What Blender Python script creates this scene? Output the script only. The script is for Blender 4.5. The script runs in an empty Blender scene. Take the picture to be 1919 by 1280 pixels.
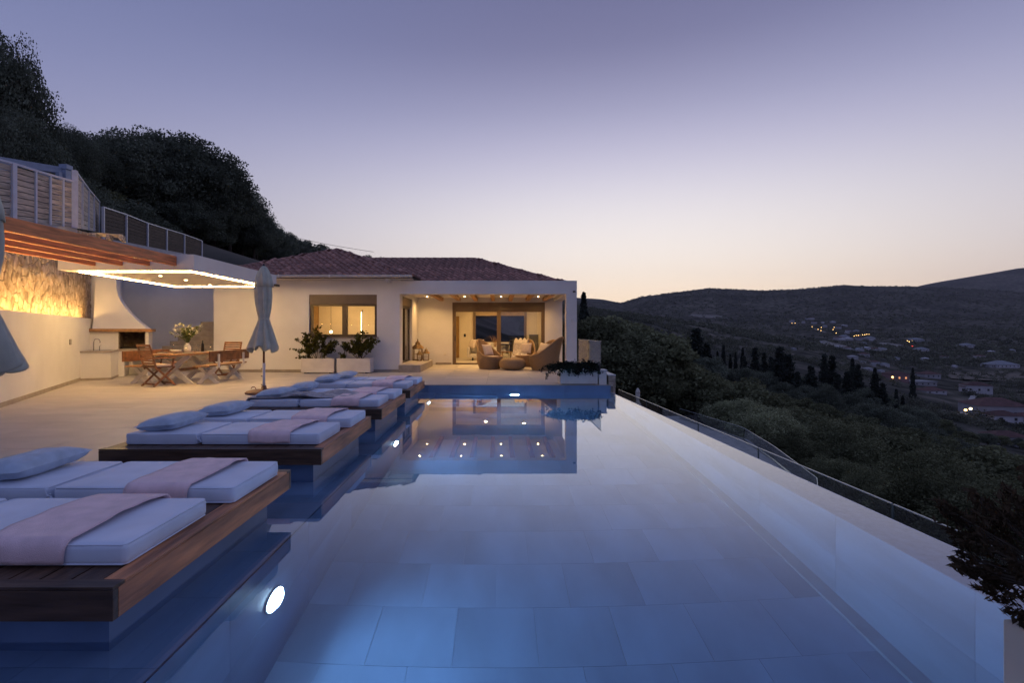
import bpy, bmesh, math, random
import numpy as np
from mathutils import Vector, Matrix, noise as mnoise

R = math.radians
scn = bpy.context.scene
COL = scn.collection
rnd = random.Random(7)
nrg = np.random.default_rng(11)

# ------------------------------------------------------------------ camera
cam_d = bpy.data.cameras.new("camera")
cam_d.lens = 18.0; cam_d.sensor_width = 36.0
cam_d.shift_x = 0.0133; cam_d.shift_y = -0.0094
cam_d.clip_start = 0.05; cam_d.clip_end = 20000
cam = bpy.data.objects.new("camera", cam_d); COL.objects.link(cam)
cam.location = (0, 0, 1.3); cam.rotation_euler = (R(90), 0, 0)
scn.camera = cam

# ------------------------------------------------------------------ dusk sky (sun just below the hills, 17 deg right)
world = bpy.data.worlds.new("World"); scn.world = world; world.use_nodes = True
def build_sky():
    nt = world.node_tree; N = nt.nodes; L = nt.links; N.clear()
    out = N.new("ShaderNodeOutputWorld"); bg = N.new("ShaderNodeBackground"); L.new(bg.outputs[0], out.inputs[0])
    tc = N.new("ShaderNodeTexCoord"); sep = N.new("ShaderNodeSeparateXYZ"); L.new(tc.outputs["Generated"], sep.inputs[0])
    def m(op, a=None, b=None, c=None):
        n = N.new("ShaderNodeMath"); n.operation = op
        for i, v in enumerate((a, b, c)):
            if v is None: continue
            if isinstance(v, (int, float)): n.inputs[i].default_value = v
            else: L.new(v, n.inputs[i])
        return n.outputs[0]
    x, y, z = sep.outputs
    elev = m('ARCSINE', m('MINIMUM', m('MAXIMUM', z, -1.0), 1.0))
    e01 = m('DIVIDE', m('MAXIMUM', elev, 0.0), math.pi/2)
    h = m('SQRT', m('ADD', m('MULTIPLY', x, x), m('MULTIPLY', y, y)))
    az = R(15)
    dot = m('ADD', m('MULTIPLY', x, math.sin(az)), m('MULTIPLY', y, math.cos(az)))
    cosd = m('DIVIDE', dot, m('MAXIMUM', h, 1e-4))
    glow = m('EXPONENT', m('MULTIPLY', m('SUBTRACT', cosd, 1.0), SKY_K))
    def ramp(stops):
        r = N.new("ShaderNodeValToRGB"); r.color_ramp.interpolation = 'B_SPLINE'
        el = r.color_ramp.elements
        while len(el) < len(stops): el.new(0.5)
        for e, (deg, c) in zip(el, stops):
            e.position = deg/90.0; e.color = (*c, 1)
        L.new(e01, r.inputs[0]); return r.outputs[0]
    a = ramp(SKY_SUN); b = ramp(SKY_ANTI)
    mix = N.new("ShaderNodeMix"); mix.data_type = 'RGBA'
    L.new(glow, mix.inputs[0]); L.new(b, mix.inputs[6]); L.new(a, mix.inputs[7])
    L.new(mix.outputs[2], bg.inputs[0]); bg.inputs[1].default_value = 1.0
SKY_K = 2.9
SKY_SUN = [(0, (1.02,.72,.45)), (4, (1.02,.82,.63)), (8, (.93,.84,.77)), (13, (.77,.73,.76)), (18, (.53,.51,.65)),
           (23, (.33,.33,.49)), (29, (.17,.172,.305)), (38, (.125,.135,.26)), (60, (.13,.16,.32)), (90, (.14,.17,.34))]
SKY_ANTI = [(0, (.19,.175,.26)), (8, (.19,.19,.33)), (16, (.18,.20,.375)), (25, (.15,.18,.355)), (45, (.15,.185,.355)), (90, (.16,.195,.365))]
build_sky()

scn.view_settings.view_transform = 'Standard'; scn.view_settings.look = 'None'
scn.view_settings.exposure = 0.22; scn.view_settings.gamma = 1.0
scn.view_settings.use_curve_mapping = False
cy = scn.cycles
cy.use_denoising = True; cy.max_bounces = 12; cy.transparent_max_bounces = 24
cy.diffuse_bounces = 4; cy.glossy_bounces = 6; cy.transmission_bounces = 10
cy.sample_clamp_indirect = 4.0; cy.blur_glossy = 0.5
cy.use_light_tree = True
HAZE_D = 4e-5

# ------------------------------------------------------------------ materials
def nmat(name):
    m = bpy.data.materials.new(name); m.use_nodes = True
    nt = m.node_tree; nt.nodes.clear()
    return m, nt, nt.nodes, nt.links

def surf(name, col, rough=.6, var=.12, scale=4.0, stretch=(1,1,1), bump=0.0, bscale=40.0, metal=0.0, rand=0.0, detail=5.0,
         col2=None, coat=0.0, trans=0.0, obj_coord=False, sheen=0.0):
    """principled surface: tone varies with noise (world or object coordinates) and a little from piece to piece"""
    m, nt, N, L = nmat(name)
    out = N.new("ShaderNodeOutputMaterial"); p = N.new("ShaderNodeBsdfPrincipled"); L.new(p.outputs[0], out.inputs[0])
    if obj_coord:
        src = N.new("ShaderNodeTexCoord").outputs["Object"]
    else:
        src = N.new("ShaderNodeNewGeometry").outputs["Position"]
    mp = N.new("ShaderNodeMapping"); mp.inputs["Scale"].default_value = stretch; L.new(src, mp.inputs[0])
    oi = N.new("ShaderNodeObjectInfo")
    if rand:
        ad = N.new("ShaderNodeVectorMath"); ad.operation = 'ADD'
        sc = N.new("ShaderNodeMath"); sc.operation = 'MULTIPLY'; sc.inputs[1].default_value = 37.0
        L.new(oi.outputs["Random"], sc.inputs[0]); L.new(mp.outputs[0], ad.inputs[0]); L.new(sc.outputs[0], ad.inputs[1])
        vec = ad.outputs[0]
    else:
        vec = mp.outputs[0]
    nz = N.new("ShaderNodeTexNoise"); nz.inputs["Scale"].default_value = scale; nz.inputs["Detail"].default_value = detail
    L.new(vec, nz.inputs["Vector"])
    c2 = col2 or tuple(c*(1-2*var) for c in col); c1 = tuple(min(1, c*(1+var)) for c in col)
    rp = N.new("ShaderNodeValToRGB"); rp.color_ramp.elements[0].position = .3; rp.color_ramp.elements[1].position = .7
    rp.color_ramp.elements[0].color = (*c2, 1); rp.color_ramp.elements[1].color = (*c1, 1)
    L.new(nz.outputs[0], rp.inputs[0])
    colr = rp.outputs[0]
    if rand:
        hs = N.new("ShaderNodeHueSaturation")
        mr = N.new("ShaderNodeMapRange"); mr.inputs[3].default_value = 1-rand; mr.inputs[4].default_value = 1+rand
        L.new(oi.outputs["Random"], mr.inputs[0]); L.new(mr.outputs[0], hs.inputs["Value"]); L.new(colr, hs.inputs["Color"])
        colr = hs.outputs[0]
    L.new(colr, p.inputs["Base Color"])
    p.inputs["Roughness"].default_value = rough; p.inputs["Metallic"].default_value = metal
    p.inputs["Coat Weight"].default_value = coat
    if sheen: p.inputs["Sheen Weight"].default_value = sheen
    if bump:
        bn = N.new("ShaderNodeTexNoise"); bn.inputs["Scale"].default_value = bscale; bn.inputs["Detail"].default_value = 4
        L.new(vec, bn.inputs["Vector"])
        bp = N.new("ShaderNodeBump"); bp.inputs["Strength"].default_value = bump; bp.inputs["Distance"].default_value = .01
        L.new(bn.outputs[0], bp.inputs["Height"]); L.new(bp.outputs[0], p.inputs["Normal"])
    return m

def emit(name, col, strength):
    m, nt, N, L = nmat(name)
    out = N.new("ShaderNodeOutputMaterial"); e = N.new("ShaderNodeEmission")
    e.inputs[0].default_value = (*col, 1); e.inputs[1].default_value = strength
    L.new(e.outputs[0], out.inputs[0]); return m

def glass(name, tint=(.94,.96,.96), ior=1.5):
    """clear sheet glass: tinted see-through with a reflection that grows towards grazing angles (Schlick), alike on both faces"""
    m, nt, N, L = nmat(name)
    out = N.new("ShaderNodeOutputMaterial"); t = N.new("ShaderNodeBsdfTransparent"); t.inputs[0].default_value = (*[c**.5 for c in tint], 1)
    g = N.new("ShaderNodeBsdfGlossy"); g.inputs["Roughness"].default_value = 0.0
    lw = N.new("ShaderNodeLayerWeight"); lw.inputs[0].default_value = .5
    p5 = N.new("ShaderNodeMath"); p5.operation = 'POWER'; p5.inputs[1].default_value = 5.0; L.new(lw.outputs["Facing"], p5.inputs[0])
    ma = N.new("ShaderNodeMath"); ma.operation = 'MULTIPLY_ADD'; ma.inputs[1].default_value = .92; ma.inputs[2].default_value = .04; L.new(p5.outputs[0], ma.inputs[0])
    mx = N.new("ShaderNodeMixShader"); L.new(ma.outputs[0], mx.inputs[0]); L.new(t.outputs[0], mx.inputs[1]); L.new(g.outputs[0], mx.inputs[2])
    L.new(mx.outputs[0], out.inputs[0]); return m

def leafm(name, col, var=.35, rand=.25, trans=.25, scale=.8):
    m, nt, N, L = nmat(name)
    out = N.new("ShaderNodeOutputMaterial")
    d = N.new("ShaderNodeBsdfDiffuse"); t = N.new("ShaderNodeBsdfTranslucent"); mx = N.new("ShaderNodeMixShader"); mx.inputs[0].default_value = trans
    geo = N.new("ShaderNodeNewGeometry"); oi = N.new("ShaderNodeObjectInfo")
    nz = N.new("ShaderNodeTexNoise"); nz.inputs["Scale"].default_value = scale; nz.inputs["Detail"].default_value = 3
    L.new(geo.outputs["Position"], nz.inputs["Vector"])
    rp = N.new("ShaderNodeValToRGB"); rp.color_ramp.elements[0].position = .3; rp.color_ramp.elements[1].position = .7
    rp.color_ramp.elements[0].color = (*[c*(1-var) for c in col], 1); rp.color_ramp.elements[1].color = (*[c*(1+var) for c in col], 1)
    L.new(nz.outputs[0], rp.inputs[0])
    hs = N.new("ShaderNodeHueSaturation"); mr = N.new("ShaderNodeMapRange"); mr.inputs[3].default_value = 1-rand; mr.inputs[4].default_value = 1+rand
    L.new(oi.outputs["Random"], mr.inputs[0]); L.new(mr.outputs[0], hs.inputs["Value"]); L.new(rp.outputs[0], hs.inputs["Color"])
    mr2 = N.new("ShaderNodeMapRange"); mr2.inputs[3].default_value = .7; mr2.inputs[4].default_value = 1.3
    L.new(geo.outputs["Random Per Island"], mr2.inputs[0])
    hs2 = N.new("ShaderNodeHueSaturation"); L.new(hs.outputs[0], hs2.inputs["Color"]); L.new(mr2.outputs[0], hs2.inputs["Value"])
    L.new(hs2.outputs[0], d.inputs[0]); L.new(hs2.outputs[0], t.inputs[0])
    L.new(d.outputs[0], mx.inputs[1]); L.new(t.outputs[0], mx.inputs[2]); L.new(mx.outputs[0], out.inputs[0])
    return m

def water_mat():
    m, nt, N, L = nmat("pool_water")
    out = N.new("ShaderNodeOutputMaterial"); p = N.new("ShaderNodeBsdfPrincipled"); L.new(p.outputs[0], out.inputs[0])
    p.inputs["Base Color"].default_value = (.82,.92,1,1); p.inputs["Transmission Weight"].default_value = 1.0
    p.inputs["IOR"].default_value = 1.333; p.inputs["Specular IOR Level"].default_value = .9; p.inputs["Coat Weight"].default_value = .7; p.inputs["Coat IOR"].default_value = 1.38; p.inputs["Coat Roughness"].default_value = 0.0; p.inputs["Roughness"].default_value = 0.0
    geo = N.new("ShaderNodeNewGeometry")
    nz = N.new("ShaderNodeTexNoise"); nz.inputs["Scale"].default_value = 5.0; nz.inputs["Detail"].default_value = 2
    L.new(geo.outputs["Position"], nz.inputs["Vector"])
    bp = N.new("ShaderNodeBump"); bp.inputs["Strength"].default_value = .03; bp.inputs["Distance"].default_value = .006
    L.new(nz.outputs[0], bp.inputs["Height"]); L.new(bp.outputs[0], p.inputs["Normal"])
    return m

def hill_mat():
    """scrub-covered ground: dark olive bushes over paler earth, a few bare rocks"""
    m, nt, N, L = nmat("hillside_scrub")
    out = N.new("ShaderNodeOutputMaterial"); p = N.new("ShaderNodeBsdfDiffuse"); L.new(p.outputs[0], out.inputs[0])
    geo = N.new("ShaderNodeNewGeometry")
    def noise(s, d=6):
        n = N.new("ShaderNodeTexNoise"); n.inputs["Scale"].default_value = s; n.inputs["Detail"].default_value = d
        L.new(geo.outputs["Position"], n.inputs["Vector"]); return n.outputs[0]
    def ramp(v, stops):
        r = N.new("ShaderNodeValToRGB"); el = r.color_ramp.elements
        while len(el) < len(stops): el.new(.5)
        for e, (q, c) in zip(el, stops): e.position = q; e.color = (*c, 1)
        L.new(v, r.inputs[0]); return r.outputs[0]
    a = ramp(noise(.06, 8), [(.35, (.045,.046,.040)), (.55, (.11,.106,.09)), (.75, (.22,.195,.165))])
    b = ramp(noise(.006, 5), [(.3, (.6,.6,.6)), (.7, (1.25,1.2,1.15))])
    mu = N.new("ShaderNodeMix"); mu.data_type = 'RGBA'; mu.blend_type = 'MULTIPLY'; mu.inputs[0].default_value = 1
    L.new(a, mu.inputs[6]); L.new(b, mu.inputs[7])
    rk = ramp(noise(.035, 9), [(.66, (0,0,0)), (.74, (1,1,1))])
    mu2 = N.new("ShaderNodeMix"); mu2.data_type = 'RGBA'; L.new(rk, mu2.inputs[0]); L.new(mu.outputs[2], mu2.inputs[6]); mu2.inputs[7].default_value = (.13,.115,.095,1)
    L.new(mu2.outputs[2], p.inputs[0])
    return m

PLASTER = surf("white_plaster", (.76,.74,.71), .85, .055, .9, bump=.15, bscale=60)
PLASTER_IN = surf("interior_plaster", (.70,.62,.48), .85, .04, 1.5)
DECKT = surf("beige_stone_tile", (.53,.48,.415), .5, .07, 1.8, stretch=(1,1.4,1), rand=.075, bump=.08, bscale=30)
GROUT = surf("grout", (.20,.17,.14), .9, .1, 20)
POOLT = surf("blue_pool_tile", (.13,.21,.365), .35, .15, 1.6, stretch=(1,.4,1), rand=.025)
POOLT_LIT = surf("brightened_pool_tile", (.26,.37,.56), .35, .15, 1.6, stretch=(1,.4,1), rand=.03)  # same pool tile, extra light painted into its colour for the shelf
POOLG = surf("pool_grout", (.12,.20,.36), .8, .1, 20)
SKIRT = surf("skirting_tile", (.36,.31,.25), .6, .1, 6)
WOOD_D = surf("dark_deck_wood", (.085,.045,.028), .45, .35, 3.0, stretch=(9,1,9), bump=.3, bscale=8, rand=.18)
WOOD_DX = surf("dark_fascia_wood", (.085,.048,.030), .4, .3, 3.0, stretch=(1,9,9), bump=.2, bscale=8, rand=.12)
WOOD_R = surf("red_fascia_wood", (.46,.19,.085), .45, .5, 2.2, stretch=(9,.7,6), bump=.3, bscale=10, rand=.12, col2=(.12,.048,.026))
BEAMW = surf("stained_beam_wood", (.70,.235,.08), .5, .22, 2.5, stretch=(10,1,10), bump=.15, bscale=12)
PORCHW = surf("honey_beam_wood", (.50,.26,.08), .5, .2, 3, stretch=(10,1,10))
TEAK = surf("teak_wood", (.20,.08,.03), .45, .3, 4, stretch=(2,2,2), rand=.12, bump=.1, bscale=20)
TOPW = surf("oak_table_wood", (.36,.20,.09), .45, .25, 4, stretch=(8,1,8), rand=.12)
WHITEW = surf("white_painted_wood", (.74,.70,.63), .5, .06, 6)
FENCEW = surf("weathered_fence_wood", (.60,.51,.40), .75, .25, 4, stretch=(1,1,7), rand=.16, bump=.3, bscale=20)
FENCED = surf("brown_fence_wood", (.085,.056,.042), .75, .3, 4, stretch=(1,1,7), rand=.18)
WMETAL = surf("white_painted_metal", (.62,.64,.72), .4, .04, 8)
GMETAL = surf("grey_painted_metal", (.30,.35,.47), .4, .06, 8)
BRONZE = surf("bronze_aluminium", (.085,.062,.042), .35, .08, 8, metal=.35)
DARKM = surf("dark_metal", (.03,.03,.03), .4, .1, 8, metal=.6)
STEEL = surf("brushed_steel", (.55,.55,.55), .25, .05, 20, metal=1.0)
MATT = surf("light_blue_canvas", (.64,.71,.86), .85, .06, 3, bump=.12, bscale=220, sheen=.2)
PILL = surf("blue_pillow_linen", (.43,.53,.66), .9, .08, 12, bump=.35, bscale=160, sheen=.2)
TOWEL = surf("pink_terry", (.92,.68,.72), .95, .08, 9, bump=.6, bscale=260, sheen=.4)
THROW = surf("grey_throw", (.42,.40,.42), .95, .15, 14, bump=.5, bscale=120, sheen=.3)
CREAMT = surf("cream_throw", (.66,.58,.46), .95, .2, 25, bump=.5, bscale=120, sheen=.3)
UMB = surf("pale_umbrella_canvas", (.54,.53,.43), .85, .07, 6, bump=.12, bscale=90)
UMBW = surf("white_umbrella_canvas", (.62,.58,.52), .85, .07, 6)
BASEB = surf("rust_brown_base", (.20,.085,.05), .6, .2, 9, bump=.2)
RATTAN = surf("rattan_weave", (.40,.25,.12), .65, .3, 30, stretch=(1,1,6), bump=.8, bscale=70)
CUSH = surf("pale_cushion", (.62,.52,.44), .9, .06, 10, bump=.2, bscale=150)
SOFA = surf("grey_sofa_cloth", (.55,.51,.46), .9, .07, 9, bump=.2, bscale=120)
PLANTER = surf("white_planter", (.66,.62,.58), .7, .04, 5)
SOIL = surf("soil", (.05,.035,.025), .95, .3, 20, bump=.6)
ROOFT = surf("terracotta_tile", (.36,.175,.13), .75, .25, 5, rand=.26, bump=.15, bscale=40)
STONE = surf("rubble_stone", (.52,.42,.31), .85, .28, 6, rand=.2, bump=.9, bscale=22, col2=(.28,.19,.11))
MORTAR = surf("mortar", (.24,.185,.125), .95, .2, 14, bump=.6)
CONC = surf("concrete", (.42,.40,.40), .85, .12, 3, bump=.2, bscale=30)
FIREB = surf("sooty_firebrick", (.17,.12,.08), .9, .35, 8, rand=.2, bump=.4)
WORKT = surf("worktop_stone", (.40,.35,.29), .35, .12, 20)
CERAM = surf("white_ceramic", (.75,.72,.66), .25, .03, 6)
BLACKP = surf("black_plastic", (.02,.02,.02), .4, .1, 10)
DOORW = surf("interior_door_wood", (.30,.17,.045), .5, .2, 3, stretch=(9,9,1))
LANT = surf("aged_brass", (.22,.14,.06), .45, .25, 20, metal=.6)
GLASSP = glass("window_glass")
GLASSD = glass("dark_window_glass", (.55,.55,.56))
GLASSB = glass("balustrade_glass", (.80,.86,.85))
GLASSW = glass("drinking_glass", (.93,.95,.95))
WATER = water_mat()
HILL = hill_mat()
LED = emit("warm_led", (1,.62,.23), 84.0)
LEDW = emit("wall_wash_led", (1,.58,.18), 90.0)
LENS = emit("downlight_lens", (1,.70,.34), 26.0)
POOLL = emit("pool_lamp_lens", (.52,.78,1), 60.0)
LAMPO = emit("street_lamp_glow", (1,.56,.18), 7.0)
LAMPR = emit("red_lamp_glow", (1,.06,.04), 14.0)
LAMPW = emit("white_lamp_glow", (1,.78,.45), 8.0)
WINL = emit("lit_far_window", (1,.42,.2), .7)
LIN = emit("linear_lamp", (1,.80,.45), 10.0)
OLIVE = leafm("olive_leaves", (.155,.160,.092))
OLIVEL = leafm("pale_olive_leaves", (.27,.28,.165))
OAK = leafm("dark_oak_leaves", (.145,.16,.118))
CONIF = leafm("conifer_needles", (.045,.053,.044), rand=.3)
SHRUBL = leafm("shrub_leaves", (.085,.085,.022), trans=.3, scale=3)
JUNI = leafm("juniper_leaves", (.022,.030,.022), scale=3)
BUSHL = leafm("dark_bush_leaves", (.085,.062,.042), scale=6)
FARL = leafm("woodland_leaves", (.13,.135,.10), rand=.1, scale=.03)
BARK = surf("bark", (.075,.055,.04), .95, .3, 6, bump=.6)
STEMG = surf("green_stem", (.10,.13,.05), .7, .2, 10)
PETAL = surf("white_petal", (.72,.70,.55), .8, .08, 20)
HWALL = surf("pale_house_wall", (.43,.42,.45), .9, .08, .3, rand=.22)
HROOF = surf("red_house_roof", (.105,.05,.045), .9, .2, .6, rand=.25)
HGREY = surf("grey_flat_roof", (.24,.25,.28), .9, .15, .5)
HWIN = surf("far_window_dark", (.03,.03,.035), .3, .1, 1)
ROADM = surf("pale_road", (.34,.32,.32), .9, .1, .2)
TRACK = surf("pale_earth_track", (.16,.145,.13), .95, .2, .08)
QUARRY = surf("bare_pale_ground", (.17,.16,.155), .95, .35, .05)
FIELD = surf("dry_field", (.10,.083,.066), .95, .08, .05)

# ------------------------------------------------------------------ mesh helpers
class MB:
    def __init__(s): s.v = []; s.f = []
    def add(s, vs, fs):
        o = len(s.v); s.v += [tuple(v) for v in vs]; s.f += [tuple(i+o for i in f) for f in fs]; return s
    def box(s, x0, x1, y0, y1, z0, z1):
        v = [(x,y,z) for z in (z0,z1) for y in (y0,y1) for x in (x0,x1)]
        return s.add(v, [(0,2,3,1),(4,5,7,6),(0,1,5,4),(2,6,7,3),(0,4,6,2),(1,3,7,5)])
    def obox(s, c, half, ax):
        c = Vector(c); v = []
        for k in (-1,1):
            for j in (-1,1):
                for i in (-1,1):
                    v.append(c + ax[0]*(i*half[0]) + ax[1]*(j*half[1]) + ax[2]*(k*half[2]))
        return s.add(v, [(0,2,3,1),(4,5,7,6),(0,1,5,4),(2,6,7,3),(0,4,6,2),(1,3,7,5)])
    def bar(s, p0, p1, w, h, up=(0,0,1)):
        p0, p1 = Vector(p0), Vector(p1); d = (p1-p0); l = d.length; d.normalize()
        up = Vector(up)
        if abs(d.dot(up)) > .98: up = Vector((0,1,0))
        sx = d.cross(up).normalized(); uz = sx.cross(d).normalized()
        return s.obox((p0+p1)/2, (w/2, l/2, h/2), (sx, d, uz))
    def tube(s, pts, rad, n=8, cap=True):
        pts = [Vector(p) for p in pts]
        if isinstance(rad, (int, float)): rad = [rad]*len(pts)
        rings = []
        for i, p in enumerate(pts):
            d = (pts[min(i+1, len(pts)-1)] - pts[max(i-1, 0)]).normalized()
            a = Vector((0,0,1)) if abs(d.z) < .9 else Vector((1,0,0))
            sx = d.cross(a).normalized(); sy = d.cross(sx).normalized()
            rings.append([p + (sx*math.cos(2*math.pi*k/n) + sy*math.sin(2*math.pi*k/n))*rad[i] for k in range(n)])
        vs = [v for r in rings for v in r]; fs = []
        for i in range(len(pts)-1):
            for k in range(n):
                k2 = (k+1) % n; fs.append((i*n+k, (i+1)*n+k, (i+1)*n+k2, i*n+k2))
        if cap:
            fs.append(tuple(range(n))); fs.append(tuple(reversed([ (len(pts)-1)*n+k for k in range(n)])))
        return s.add(vs, fs)
    def lathe(s, prof, n=24, c=(0,0,0), mod=None, ex=1.0, ey=1.0):
        vs = []; fs = []
        for j, (r, z) in enumerate(prof):
            for k in range(n):
                a = 2*math.pi*k/n; rr = r*(mod(a, z) if mod else 1)
                vs.append((c[0]+rr*math.cos(a)*ex, c[1]+rr*math.sin(a)*ey, c[2]+z))
        for j in range(len(prof)-1):
            for k in range(n):
                k2 = (k+1) % n; fs.append((j*n+k, j*n+k2, (j+1)*n+k2, (j+1)*n+k))
        fs.append(tuple(reversed(range(n)))); fs.append(tuple((len(prof)-1)*n+k for k in range(n)))
        return s.add(vs, fs)
    def prism(s, poly, z0, z1):
        n = len(poly)
        vs = [(x,y,z0) for x,y in poly] + [(x,y,z1) for x,y in poly]
        fs = [tuple(reversed(range(n))), tuple(range(n, 2*n))] + [(i, (i+1) % n, n+(i+1) % n, n+i) for i in range(n)]
        return s.add(vs, fs)
    def grid(s, nx, ny, fn):
        vs = [fn(i/nx, j/ny) for j in range(ny+1) for i in range(nx+1)]
        fs = [(j*(nx+1)+i, j*(nx+1)+i+1, (j+1)*(nx+1)+i+1, (j+1)*(nx+1)+i) for j in range(ny) for i in range(nx)]
        return s.add(vs, fs)
    def mesh(s, name, mat, off=(0,0,0), smooth=False):
        me = bpy.data.meshes.new(name)
        me.from_pydata([(v[0]-off[0], v[1]-off[1], v[2]-off[2]) for v in s.v], [], s.f)
        if mat: me.materials.append(mat)
        if smooth: me.polygons.foreach_set("use_smooth", [True]*len(me.polygons))
        me.update(); return me

ORI = {}
def link(name, me, parent=None, loc=(0,0,0), rot=(0,0,0)):
    o = bpy.data.objects.new(name, me); COL.objects.link(o); o.location = loc; o.rotation_euler = rot
    if parent: o.parent = parent
    return o
def thing(name, label, cat, loc=(0,0,0), rz=0.0, group=None):
    o = bpy.data.objects.new(name, None); COL.objects.link(o); o.empty_display_size = .2
    o.location = loc; o.rotation_euler = (0,0,rz); o["label"] = label; o["category"] = cat
    if group: o["group"] = group
    ORI[o.name] = tuple(loc)
    return o
def tag(o, label, cat, group=None):
    o["label"] = label; o["category"] = cat
    if group: o["group"] = group
    return o
def part(name, mb, mat, parent=None, local=False, smooth=False, bevel=0, kind=None, label=None, solid=0, sub=0):
    """one mesh object; world coordinates unless local (then in the parent's frame)"""
    off = (0,0,0) if (parent is None or local) else ORI[parent.name]
    me = mb.mesh(name, mat, off, smooth)
    o = link(name, me, parent)
    ORI[o.name] = off
    if solid:
        m = o.modifiers.new("thickness", 'SOLIDIFY'); m.thickness = solid; m.offset = 0
    if sub:
        m = o.modifiers.new("smooth", 'SUBSURF'); m.levels = sub; m.render_levels = sub
    if bevel:
        m = o.modifiers.new("soft_edges", 'BEVEL'); m.width = bevel; m.segments = 2; m.limit_method = 'ANGLE'
    if kind: o["kind"] = kind
    if label: o["label"] = label
    return o
def piece(name, me, parent, wloc, rot=(0,0,0), local=False):
    """an object sharing mesh data, placed at a world point under an unrotated parent"""
    off = (0,0,0) if local else ORI[parent.name]
    o = link(name, me, parent, tuple(wloc[i]-off[i] for i in range(3)), rot)
    ORI[o.name] = tuple(wloc)
    return o
def struct(name, mb, mat, smooth=False, **k):
    return part(name, mb, mat, None, smooth=smooth, kind='structure', **k)
def solo(name, mb, mat, label, cat, loc, group=None, smooth=False, bevel=0, rz=0, solid=0):
    """a thing that is one mesh, authored around its own base point"""
    me = mb.mesh(name, mat, (0,0,0), smooth); o = link(name, me, None, loc, (0,0,rz)); tag(o, label, cat, group)
    if solid:
        m = o.modifiers.new("thickness", 'SOLIDIFY'); m.thickness = solid; m.offset = 0
    if bevel:
        m = o.modifiers.new("soft_edges", 'BEVEL'); m.width = bevel; m.segments = 2; m.limit_method = 'ANGLE'
    return o
def copy_tree(o, parent=None):
    c = o.copy(); COL.objects.link(c)
    if parent is not None: c.parent = parent
    for ch in list(o.children): copy_tree(ch, c)
    return c
def dup(o, loc, rz=None, label=None, scale=None):
    c = copy_tree(o); c.location = loc
    if rz is not None: c.rotation_euler = (0,0,rz)
    if label: c["label"] = label
    if scale: c.scale = (scale,)*3 if isinstance(scale, (int,float)) else scale
    return c

def rbox(sx, sy, sz, r, n=4, puff=0.0, nx=8, ny=8, seed=0, wob=0.0):
    """soft box with rounded edges, base at z=0"""
    bm = bmesh.new()
    def lin(a, k): return [-a + 2*a*i/k for i in range(k+1)]
    hx, hy, hz = sx/2, sy/2, sz/2
    def coords(h, m):
        inner = [-(h-r) + 2*(h-r)*i/m for i in range(m+1)]
        lo = [-h + r*(1-math.cos(math.pi/2*i/n)) for i in range(n)]
        return lo + inner + [-q for q in reversed(lo)]
    X, Y, Z = coords(hx, nx), coords(hy, ny), coords(hz, 2)
    mb = MB(); idx = {}
    def vert(x, y, z):
        k = (round(x,5), round(y,5), round(z,5))
        if k in idx: return idx[k]
        cx, cy_, cz = max(-hx+r, min(hx-r, x)), max(-hy+r, min(hy-r, y)), max(-hz+r, min(hz-r, z))
        d = Vector((x-cx, y-cy_, z-cz))
        if d.length > 1e-9:
            m = max(abs(d.x), abs(d.y), abs(d.z)); 
            d = d.normalized()*min(r, d.length) if d.length > r else d
        p = Vector((cx, cy_, cz)) + d
        if puff:
            p.z += puff*(1-(x/hx)**2)*(1-(y/hy)**2)*(1 if z > 0 else 0)
        if wob:
            w = mnoise.noise_vector(Vector((x*4+seed, y*4, z*6)))*wob
            p += w
        idx[k] = len(mb.v); mb.v.append((p.x, p.y, p.z+hz)); return idx[k]
    def face(A, B, f, flip):
        for i in range(len(A)-1):
            for j in range(len(B)-1):
                q = [vert(*f(A[i],B[j])), vert(*f(A[i+1],B[j])), vert(*f(A[i+1],B[j+1])), vert(*f(A[i],B[j+1]))]
                if len(set(q)) >= 3: mb.f.append(tuple(q if not flip else reversed(q)))
    face(X, Y, lambda a,b: (a,b,hz), False); face(X, Y, lambda a,b: (a,b,-hz), True)
    face(X, Z, lambda a,b: (a,-hy,b), False); face(X, Z, lambda a,b: (a,hy,b), True)
    face(Y, Z, lambda a,b: (hx,a,b), False); face(Y, Z, lambda a,b: (-hx,a,b), True)
    bm.free()
    return mb

def pillow_mb(sx, sy, sz, n=18, seed=0):
    """a stuffed pillow with pinched corners, lying flat, base near z=0"""
    mb = MB()
    def top(sign):
        def fn(a, b):
            u, v = a*2-1, b*2-1
            x = u*sx/2*(1-.07*(1-v*v)*abs(u)**3); y = v*sy/2*(1-.07*(1-u*u)*abs(v)**3)
            t = (max(0, 1-abs(u)**3.0)*max(0, 1-abs(v)**3.4))**.5
            w = mnoise.noise(Vector((u*2.3+seed, v*2.3, sign)))*.10 + mnoise.noise(Vector((u*7+seed, v*3, sign)))*.05
            return (x, y, sz/2 + sign*sz/2*t*(1+w))
        return fn
    mb.grid(n, n, top(1)); k = len(mb.v)
    g = MB().grid(n, n, top(-1))
    mb.add(g.v, [tuple(reversed(f)) for f in g.f])
    return mb

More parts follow.
